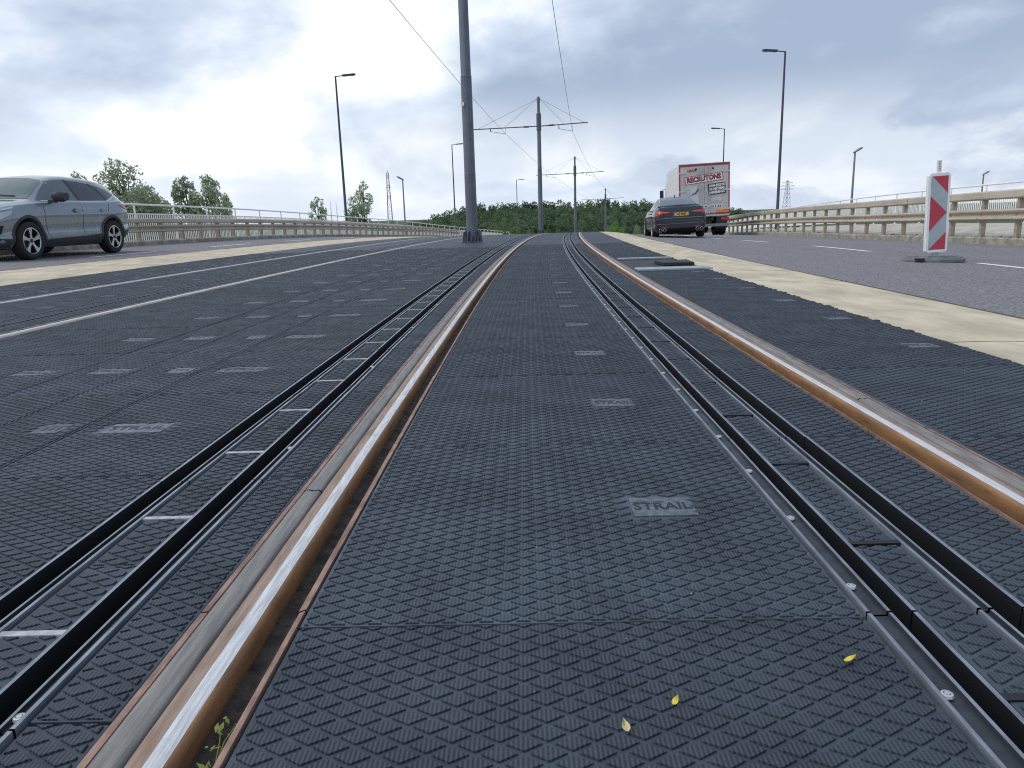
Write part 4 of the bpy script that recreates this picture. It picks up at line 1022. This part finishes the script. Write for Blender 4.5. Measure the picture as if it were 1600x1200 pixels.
# ------------------------------------------------------------------ dark fastback seen from behind
def fastback():
    root = vehicle('car', 4.13, 27.4, False, 'dark blue fastback car with yellow number plate behind the truck', 'car')
    root.rotation_euler.rotate_axis('X', -.035); root.scale = (1, .955, 1.02)
    C = {'zb': curve([(2.4, .30), (2.1, .18), (-1.9, .19), (-2.15, .26), (-2.32, .36)]),
         'ws': curve([(2.4, .50), (2.1, .76), (1.2, .82), (-1.5, .83), (-2.0, .80), (-2.32, .68)]),
         'wm': curve([(2.4, .55), (2.2, .76), (1.8, .88), (1, .905), (0, .90), (-1.2, .915), (-1.8, .925), (-2.1, .90), (-2.25, .85), (-2.32, .76)]),
         'zs': curve([(2.4, .56), (2.1, .70), (1.4, .84), (.8, .90), (0, .93), (-1, .955), (-1.8, .965), (-2.15, .93), (-2.32, .82)]),
         'wsh': curve([(2.4, .5), (2.1, .72), (1.4, .82), (.8, .85), (0, .855), (-1, .86), (-1.6, .87), (-2.1, .84), (-2.32, .74)]),
         'zt': curve([(2.4, .60), (2.1, .75), (1.4, .91), (1.0, .98), (.6, 1.17), (.2, 1.325), (-.2, 1.385), (-.6, 1.38), (-1.1, 1.305), (-1.6, 1.175), (-1.95, 1.075), (-2.12, 1.055), (-2.2, 1.03), (-2.24, .98), (-2.32, .86)]),
         'zr': curve([(2.4, .58), (2.1, .73), (1.4, .88), (1.0, .94), (.6, 1.11), (.2, 1.265), (-.2, 1.325), (-.6, 1.315), (-1.1, 1.235), (-1.6, 1.10), (-1.95, 1.02), (-2.12, 1.02), (-2.2, 1.0), (-2.24, .965), (-2.32, .85)]),
         'wr': curve([(2.4, .45), (2.1, .6), (1.4, .70), (1.0, .70), (.6, .62), (.2, .56), (-.2, .55), (-.6, .545), (-1.1, .55), (-1.6, .59), (-1.95, .68), (-2.12, .76), (-2.24, .76), (-2.32, .66)])}
    AX = (1.41, -1.41)
    body, bv = car_loft('body', C, -2.32, 2.4, AX, .385, 'car_navy', root)
    for ax in AX:
        for s in (1, -1): wheel(root, ax, s*.80, .34, .24, 5, True, .25)
    for s, vw in ((1, 'L'), (-1, 'R')):
        dpart(bv, 'side_window', [(.80, .99), (.30, 1.24), (-.10, 1.30), (-.30, 1.30), (-.36, .985)], vw, 'glass_dark', root, .005)
        dpart(bv, 'side_window', [(-.42, .985), (-.37, 1.30), (-.75, 1.27), (-1.15, 1.16), (-1.48, 1.02), (-1.30, .99)], vw, 'glass_dark', root, .005)
        dline(bv, 'chrome_strip', [(.85, .955), (-.4, .965), (-1.35, .975), (-1.55, 1.015), (-1.15, 1.19), (-.7, 1.295), (-.1, 1.325)], vw, 'chrome', root, .018, .007)
        dline(bv, 'door_gap', [(.82, .30), (.86, .93)], vw, 'gap', root); dline(bv, 'door_gap', [(-.40, .30), (-.40, .96)], vw, 'gap', root); dline(bv, 'door_gap', [(-.9, .35), (-1.2, .75), (-1.32, .96)], vw, 'gap', root)
        mb = MB(); rings = []
        for t, k in ((0, .6), (.3, 1.0), (.8, .95), (1, .6)):
            rings.append([Vector((.60+.09*k*math.cos(a_), s*(.90+.20*t), 1.02+.07*k*math.sin(a_))) for a_ in [2*math.pi*q/10 for q in range(10)]])
        mb.add([q for r_ in rings for q in r_], [(i*10+k, i*10+(k+1) % 10, (i+1)*10+(k+1) % 10, (i+1)*10+k) for i in range(3) for k in range(10)]+[tuple(range(10)), tuple(30+k for k in range(10))])
        mb.box(.55, .64, min(s*.80, s*.93), max(s*.80, s*.93), .955, .985); mb.build('mirror', 'cladding', root, smooth=45)
        for hx in (-.22, -1.1):
            mb = MB(); mb.box(hx-.1, hx+.1, s*.90-.015, s*.90+.015, .83, .855); mb.build('door_handle', 'car_navy', root)
        S_ = lambda l: [(s*a, b) for a, b in l]
        dpart(bv, 'tail_light', S_([(.90, .90), (.80, .918), (.38, .875), (.36, .855), (.60, .835), (.84, .775), (.90, .79)]), 'B', 'lamp_red', root, .008, .08)
        dline(bv, 'light_bar', S_([(.88, .885), (.42, .868)]), 'B', 'lamp_orange', root, .012, .012)
        dpart(bv, 'reflector', S_([(.82, .415), (.44, .405), (.46, .385), (.82, .39)]), 'B', 'lamp_red', root, .012)
        dpart(bv, 'bumper_vent', S_([(.88, .60), (.80, .60), (.78, .42), (.86, .40)]), 'B', 'gap', root, .008)
        for ex in (.56, .70):
            mb = MB(); Mx = Matrix.Translation((-2.27, s*ex, .305))@Matrix.Rotation(math.pi/2, 4, 'Z')
            mb.lathe([(.052, -.10), (.056, .045), (.046, .05), (.044, -.02), (0, -.03)], 16, 0, Mx, axis='Y'); mb.build('tail_pipe', 'rim_dark', root, smooth=40); mb = MB(); mb.lathe([(.050, .048), (.058, .046), (.059, .035)], 16, 0, Mx, axis='Y'); mb.build('tail_pipe_ring', 'chrome', root, smooth=40)
    dpart(bv, 'rear_window', [(-.56, 1.085), (-.50, 1.27), (-.42, 1.335), (.42, 1.335), (.50, 1.27), (.56, 1.085), (0, 1.095)], 'B', 'glass_grey', root, .006)
    dpart(bv, 'windscreen', [(-.60, .99), (-.52, 1.24), (.52, 1.24), (.60, .99)], 'F', 'glass_dark', root, .006)
    dpart(bv, 'diffuser', [(-.80, .38), (-.40, .36), (.40, .36), (.80, .38), (.72, .235), (-.72, .235)], 'B', 'gap', root, .007)
    dline(bv, 'bumper_gap', [(-.86, .64), (-.4, .655), (.4, .655), (.86, .64)], 'B', 'gap', root, .012, .004)
    dline(bv, 'boot_gap', [(-.36, .86), (-.34, .66)], 'B', 'gap', root, .01); dline(bv, 'boot_gap', [(.36, .86), (.34, .66)], 'B', 'gap', root, .01)
    dline(bv, 'spoiler_edge', [(-.70, 1.055), (-.3, 1.068), (.3, 1.068), (.70, 1.055)], 'B', 'gap', root, .03, .012)
    dline(bv, 'bumper_glint', [(-.84, .672), (-.4, .685), (.4, .685), (.84, .672)], 'B', 'car_grey', root, .014, .006)  # pale lines paint the reflection along the bumper top and crease
    dline(bv, 'bumper_glint', [(-.80, .50), (-.4, .505), (.4, .505), (.80, .50)], 'B', 'car_grey', root, .008, .006)
    # plate
    mb = MB(); mb.box(-2.352, -2.335, -.26, .26, .745, .855); pl = mb.build('number_plate', 'plate_yellow', root)
    mb = MB(); mb.box(-2.3535, -2.350, .215, .259, .747, .853); mb.build('plate_band', 'plate_blue', pl)
    tm = text_mesh('WJ 8083', .095, .0005, bold=.003); o = link('plate_lettering', tm, 'ink', pl); o.rotation_euler = (math.pi/2, 0, -math.pi/2); o.location = (-2.3535, -.02, .80)
    mb = MB(); mb.prism([(-.62, -.012, 1.375), (-.78, -.012, 1.35), (-.76, -.012, 1.43), (-.70, -.012, 1.435)], (0, .024, 0)); mb.build('roof_antenna', 'car_navy', root)
    mb = MB(); mb.box(-2.0, 2.0, -.56, .56, .17, .55); mb.build('underbody', 'under', root)
fastback()

# ------------------------------------------------------------------ white car far over the crest
def far_car():
    root = vehicle('car', atpix(792, 361, 128).x-off(128), 128, True, 'white car of which only the roof shows above the crest', 'car')
    C = {'zb': curve([(2.1, .3), (1.8, .2), (-1.8, .2), (-2.1, .3)]), 'ws': curve([(2.1, .6), (1.6, .8), (-1.6, .8), (-2.1, .65)]), 'wm': curve([(2.1, .65), (1.6, .88), (-1.6, .88), (-2.1, .7)]),
         'zs': curve([(2.1, .65), (1.2, .9), (-1.6, .98), (-2.1, .85)]), 'wsh': curve([(2.1, .6), (1.2, .83), (-1.6, .83), (-2.1, .68)]),
         'zt': curve([(2.1, .68), (1.1, .98), (.4, 1.38), (-.3, 1.47), (-1.3, 1.40), (-1.9, 1.05), (-2.1, .9)]), 'zr': curve([(2.1, .66), (1.1, .94), (.4, 1.32), (-.3, 1.41), (-1.3, 1.33), (-1.9, 1.02), (-2.1, .88)]), 'wr': curve([(2.1, .5), (1.1, .7), (.4, .58), (-1.3, .56), (-1.9, .6), (-2.1, .55)])}
    body, bv = car_loft('body', C, -2.1, 2.1, (1.3, -1.3), .36, 'car_white', root)
    for ax in (1.3, -1.3):
        for s in (1, -1): wheel(root, ax, s*.76, .32, .2, 5, True, .22)
    dpart(bv, 'windscreen', [(-.58, 1.0), (-.5, 1.3), (.5, 1.3), (.58, 1.0)], 'F', 'glass_dark', root, .006)
    for vw in 'LR': dpart(bv, 'side_window', [(.7, 1.02), (.25, 1.3), (-1.0, 1.33), (-1.45, 1.03)], vw, 'glass_dark', root, .005)
far_car()

# ------------------------------------------------------------------ box truck
mat('truck_white', (.70, .71, .72), .5, var=.06); mat('truck_door', (.46, .46, .46), .5, var=.12, var_scale=2); mat('truck_red', (.40, .035, .045), .45); mat('truck_rod', (.50, .51, .52), .4, metal=.4)
mat('banner_white', (.74, .70, .71), .6); mat('banner_dark', (.035, .045, .045), .6); mat('red_ink', (.22, .03, .04), .6); mat('truck_frame', (.05, .05, .055), .7); mat('pic_light', (.52, .54, .55), .6); mat('pic_dark', (.10, .11, .12), .6)
mat('sticker_yellow', (.75, .55, .03), .6); mat('bumper_grey', (.17, .18, .19), .5)
def truck():
    root = vehicle('truck', 7.12, 42.2, False, 'box truck with red-framed grey rear doors carrying a recruiting advert', 'truck')
    root.rotation_euler.rotate_axis('X', -.03)
    W, L, z0, z1 = 1.245, 5.7, 1.15, 3.58; xb = -3.6
    mb = MB(); mb.box(xb+.03, xb+L, -W, W, z0, z1); mb.build('cargo_box', 'truck_white', root)
    for s in (1, -1):
        for k in range(14):
            mb = MB(); x = xb+.35+k*.47; mb.box(x-.02, x+.02, s*W-(.012 if s > 0 else 0), s*W+(0 if s > 0 else .012), z0+.1, z1-.1); q = mb.build('side_rib', 'truck_white', root); q.location.y = s*.011
        mb = MB(); mb.box(xb+.03, xb+L, s*W-.015, s*W+.015, z0-.06, z0+.08); mb.build('side_rail', 'bumper_grey', root)
    # rear frame and the two doors
    fr = MB(); e_ = .055; fr.box(xb-.02, xb+.05, -W-.012, -W+e_, z0-.02, z1+.012); fr.box(xb-.02, xb+.05, W-e_, W+.012, z0-.02, z1+.012); fr.box(xb-.019, xb+.05, -W+e_-.005, W-e_+.005, z1-.075, z1+.010); fr.box(xb-.019, xb+.05, -W+e_-.005, W-e_+.005, z0-.02, z0+.03); fr.build('rear_frame', 'truck_red', root)
    tp = MB(); tp.box(xb-.04, xb+.06, -W-.02, W+.02, z1+.013, z1+.055); tp.build('roof_edge', 'bumper_grey', root)
    xd = xb-.012
    for s in (1, -1):
        mb = MB(); y0, y1 = (.012, W-.06) if s > 0 else (-W+.06, -.012); mb.box(xd-.012, xd+.03, y0, y1, z0+.035, z1-.08); d = mb.build('rear_door', 'truck_door', root)
        for yy in (.13, .27):
            mb = MB(); mb.tube([(xd-.045, s*yy, z0-.02), (xd-.045, s*yy, z1-.06)], .012, 8); mb.build('locking_rod', 'truck_rod', d, smooth=50)
        for zz in (z0+.22, z0+1.15, z1-.38):
            mb = MB(); mb.box(xd-.035, xd-.008, min(s*(W-.30), s*(W+.01)), max(s*(W-.30), s*(W+.01)), zz-.035, zz+.035); mb.build('hinge', 'truck_rod', d)
        mb = MB(); mb.box(xd-.05, xd-.012, min(s*.10, s*.42), max(s*.10, s*.42), z0+.34, z0+.40); mb.build('door_handle', 'truck_rod', d)
        mb = MB(); mb.box(xd-.03, xd-.01, s*.42-.045, s*.42+.045, z1-.25, z1-.17); mb.build('vent', 'ink', d)
    # lettering; picture right = -y as seen from behind
    ad = MB(); A_ = R(5.5)
    def face(y, z): return (xd-.0145, y, z)
    Z = lambda f: z0+.06+(z1-z0-.17)*f        # fraction up the doors
    def rot(y, z, cy_, cz): return (cy_+(y-cy_)*math.cos(A_)+(z-cz)*math.sin(A_), cz+(z-cz)*math.cos(A_)-(y-cy_)*math.sin(A_))
    def tilted(cy_, cz, w, h, name, m, dx=0.):
        mb = MB(); q = [rot(cy_+a*w/2, cz+b*h/2, cy_, cz) for a, b in ((-1, -1), (1, -1), (1, 1), (-1, 1))]
        mb.prism([(xd-.013-dx, y, z) for y, z in q], (-.003, 0, 0)); return mb.build(name, m, root)
    def words(txt, size, cy_, cz, name, m, wide, par, dx=.004, bold=.0):
        tm = text_mesh(txt, size, .0006, bold=bold); xs = [q.co.x for q in tm.vertices]; k = wide/(max(xs)-min(xs)); c0 = (max(xs)+min(xs))/2
        for q in tm.vertices: q.co.x = (q.co.x-c0)*k
        o = link(name, tm, m, par); o.matrix_local = Matrix.Translation((xd-.0165-dx, cy_, cz)) @ Matrix.Rotation(-A_, 4, 'X') @ Matrix.Rotation(-math.pi/2, 4, 'Z') @ Matrix.Rotation(math.pi/2, 4, 'X'); return o
    b0 = tilted(.02, Z(.745), 1.90, .40, 'advert_border', 'truck_red'); b1 = tilted(.02, Z(.745), 1.82, .33, 'advert_banner', 'banner_white', .003)
    words('RECRUTONS', .33, .02, Z(.745), 'lettering', 'red_ink', 1.70, root, .0055, .022)
    words('NOUS', .15, .62, Z(.925), 'lettering', 'truck_red', .44, root, .0, .010)
    b2 = tilted(-.62, Z(.51), .86, .56, 'advert_board', 'banner_dark', .004)
    for i, t in enumerate(('DANS PLUS DE', '90 M\u00c9TIERS', 'DIFF\u00c9RENTS')): words(t, .16, -.62-.0*i, Z(.51)+.17-.17*i, 'lettering', 'banner_white', .76, root, .0065, .009)
    # printed figure with a megaphone, lower left; pale emblem lower right; line of small print
    mb = MB(); mb.prism([face(.75, Z(.56)), face(.40, Z(.60)), face(.32, Z(.56)), face(.45, Z(.45)), face(.66, Z(.38))], (-.003, 0, 0)); mb.build('print_shape', 'pic_light', root)
    mb = MB(); mb.prism([face(.72, Z(.395)), face(.42, Z(.465)), face(.30, Z(.55)), face(.28, Z(.50)), face(.42, Z(.42))], (-.0045, 0, 0)); mb.build('print_shape', 'pic_dark', root)
    mb = MB(); mb.prism([face(.70, Z(.36)), face(.30, Z(.40)), face(.20, Z(.02)), face(.74, Z(.02))], (-.0022, 0, 0)); mb.build('print_shape', 'pic_light', root)
    for yy, ww, hh in ((-.42, .14, .15), (-.60, .10, .11), (-.75, .16, .15)):
        mb = MB(); mb.lathe([(ww*.5, 0), (ww*.5, .003), (ww*.3, .003), (ww*.3, 0)], 10, 0, Matrix.Translation((xd-.013, yy, Z(.285))) @ Matrix.Rotation(-math.pi/2, 4, 'Y')); mb.build('print_emblem', 'banner_white', root)
    mb = MB(); mb.prism([face(-.98, Z(.10)), face(.55, Z(.10)), face(.55, Z(.165)), face(-.98, Z(.165))], (-.003, 0, 0)); b3 = mb.build('advert_banner', 'banner_white', root)
    random.seed(3); y = .46
    while y > -.90:
        w = random.choice((.05, .07, .085)); mb = MB(); mb.prism([(xd-.0165, y-w, Z(.113)), (xd-.0165, y, Z(.113)), (xd-.0165, y, Z(.152)), (xd-.0165, y-w, Z(.152))], (-.002, 0, 0)); mb.build('small_print', 'red_ink', b3); y -= w+random.choice((.02, .02, .06))
    mb = MB(); mb.lathe([(0, .003), (.085, .003), (.085, 0)], 14, 0, Matrix.Translation((xd-.013, -.90, Z(.055))) @ Matrix.Rotation(-math.pi/2, 4, 'Y')); mb.build('sticker', 'sticker_yellow', root)
    # underside: light board, bumper, wheels, flaps
    mb = MB(); mb.box(xb-.03, xb+.02, -1.20, -.58, z0-.015+.06, z0+.17); mb.build('marker_board', 'lamp_orange', root)
    mb = MB(); mb.box(xb-.02, xb+.12, -W, W, z0-.13, z0-.045); mb.build('rear_crossmember', 'truck_rod', root)
    for s in (1, -1):
        mb = MB(); mb.box(xb-.01, xb+.10, min(s*.85, s*1.22), max(s*.85, s*1.22), z0-.36, z0-.20); mb.build('tail_light', 'lamp_red', root)
        mb = MB(); mb.box(xb+.0, xb+.03, min(s*.60, s*1.15), max(s*.60, s*1.15), .40, .98); mb.build('mud_flap', 'ink', root)
    mb = MB(); mb.box(xb-.10, xb+.05, -1.22, 1.22, .50, .64); mb.build('underrun_bar', 'bumper_grey', root)
    mb = MB()
    for s in (1, -1): mb.box(xb+.1, xb+L+1.6, s*.42-.05, s*.42+.05, .80, 1.05)
    mb.box(xb+.3, xb+1.5, -.4, .4, .5, 1.04); mb.build('chassis', 'truck_frame', root)
    for x in (xb+1.35, xb+L+.9):
        for y in ((1.08, .76, -.76, -1.08) if x < 0 else (1.0, -1.0)): wheel(root, x, y, .48, .28, 6, False, .29)
    for s in (1, -1):
        mb = MB(); mb.prism([(xb+.75, s*.62, 1.02), (xb+1.0, s*.62, 1.07), (xb+1.7, s*.62, 1.07), (xb+1.95, s*.62, 1.02), (xb+1.95, s*.62, 1.0), (xb+.75, s*.62, 1.0)], (0, s*.58, 0)); mb.build('mudguard', 'truck_frame', root)
    # cab
    c = MB(); xc = xb+L+.15; prof = [(xc, .7), (xc+2.05, .7), (xc+2.1, 1.7), (xc+1.85, 2.85), (xc+.3, 3.05), (xc, 3.0)]
    c.prism([(a, -1.2, b) for a, b in prof], (0, 2.4, 0)); c.build('cab', 'truck_white', root)
    for s in (1, -1):
        mb = MB(); mb.box(xc+1.85, xc+1.95, min(s*1.28, s*1.50), max(s*1.28, s*1.50), 1.9, 2.6); mb.tube([(xc+1.8, s*1.15, 2.65), (xc+1.9, s*1.4, 2.65)], .02, 6); mb.build('mirror', 'ink', root)
truck()

# ------------------------------------------------------------------ guide beacon
mat('sign_red', (.44, .045, .075), .45, var=.06); mat('sign_silver', (.36, .42, .45), .4, var=.06); mat('sign_frame', (.76, .77, .77), .5, var=.06); mat('foot_rubber', (.15, .16, .17), .8, var=.3, var_scale=12, bump=.3, bump_scale=60)
def beacon():
    root = empty('guide_beacon', P(4.76, 9.42, 0), -.06, 'red and white striped guide beacon standing on a dark rubber foot', 'beacon')
    oct_ = [(-.35, -.10), (-.24, -.19), (.26, -.19), (.36, -.07), (.36, .08), (.26, .19), (-.26, .19), (-.35, .10)]
    ft = MB(); n = 8
    ft.add([(a, b, .0) for a, b in oct_]+[(a, b, .03) for a, b in oct_]+[(a*.88, b*.84, .064) for a, b in oct_], [tuple(range(8))[::-1]]+[(i, (i+1) % 8, 8+(i+1) % 8, 8+i) for i in range(8)]+[(8+i, 8+(i+1) % 8, 16+(i+1) % 8, 16+i) for i in range(8)]+[tuple(16+i for i in range(8))])
    f = ft.build('foot', 'foot_rubber', root)
    for a, b in ((.16, -.03), (-.22, .05)):
        mb = MB(); mb.box(a-.075, a+.075, b-.045, b+.045, .061, .0655); mb.build('grip_hole', 'ink', f)
    mb = MB(); mb.box(-.29, -.20, -.205, -.13, .0, .06); mb.build('grip_hole', 'ink', f)
    body = bpy.data.objects.new('panel', None); Mt = Matrix.Translation((.015, 0, .08)) @ Matrix.Rotation(-.045, 4, 'Y')
    mb = MB(); w, h, t, c = .129, 1.0, .032, .03
    out = [(-w+c, .04), (w-c, .04), (w, .04+c*.6), (w, h-c), (w-c, h), (-w+c, h), (-w, h-c), (-w, .04+c*.6)]
    mb.prism([Mt @ Vector((a, -t, b)) for a, b in out], Mt.to_3x3() @ Vector((0, 2*t, 0))); pn = mb.build('panel', 'sign_frame', root)
    iw, z0, z1 = .101, .075, .965
    def shp(poly, m, d, nm):
        mb = MB(); mb.prism([Mt @ Vector((-iw+2*iw*a, -t-d, z1-(z1-z0)*b)) for a, b in poly], Mt.to_3x3() @ Vector((0, d-.0004, 0))); mb.build(nm, m, pn)
    shp([(0, 0), (1, 0), (1, 1), (0, 1)], 'sign_silver', .0016, 'reflective_sheet')
    for poly in ([(.08, 0), (1, 0), (1, .235)], [(0, .265), (1, .495), (0, .745)], [(0, 1), (1, .765), (1, 1)]): shp(poly, 'sign_red', .0028, 'red_stripe')
    mb = MB(); 
    mb.box(-.026, .026, -.012, .012, h, h+.15, M=Mt)
    q = mb.build('mounting_post', 'sign_frame', root)
    for k in range(6):
        mb = MB(); mb.box(-.012, .012, -.0135, -.012, h+.03+.02*k, h+.038+.02*k, M=Mt); mb.build('post_slot', 'lamp_grey', q)
    mb = MB(); mb.box(-.03, .03, -.02, .02, -.01, .045, M=Mt); mb.build('foot_post', 'galvanised', root)
beacon()
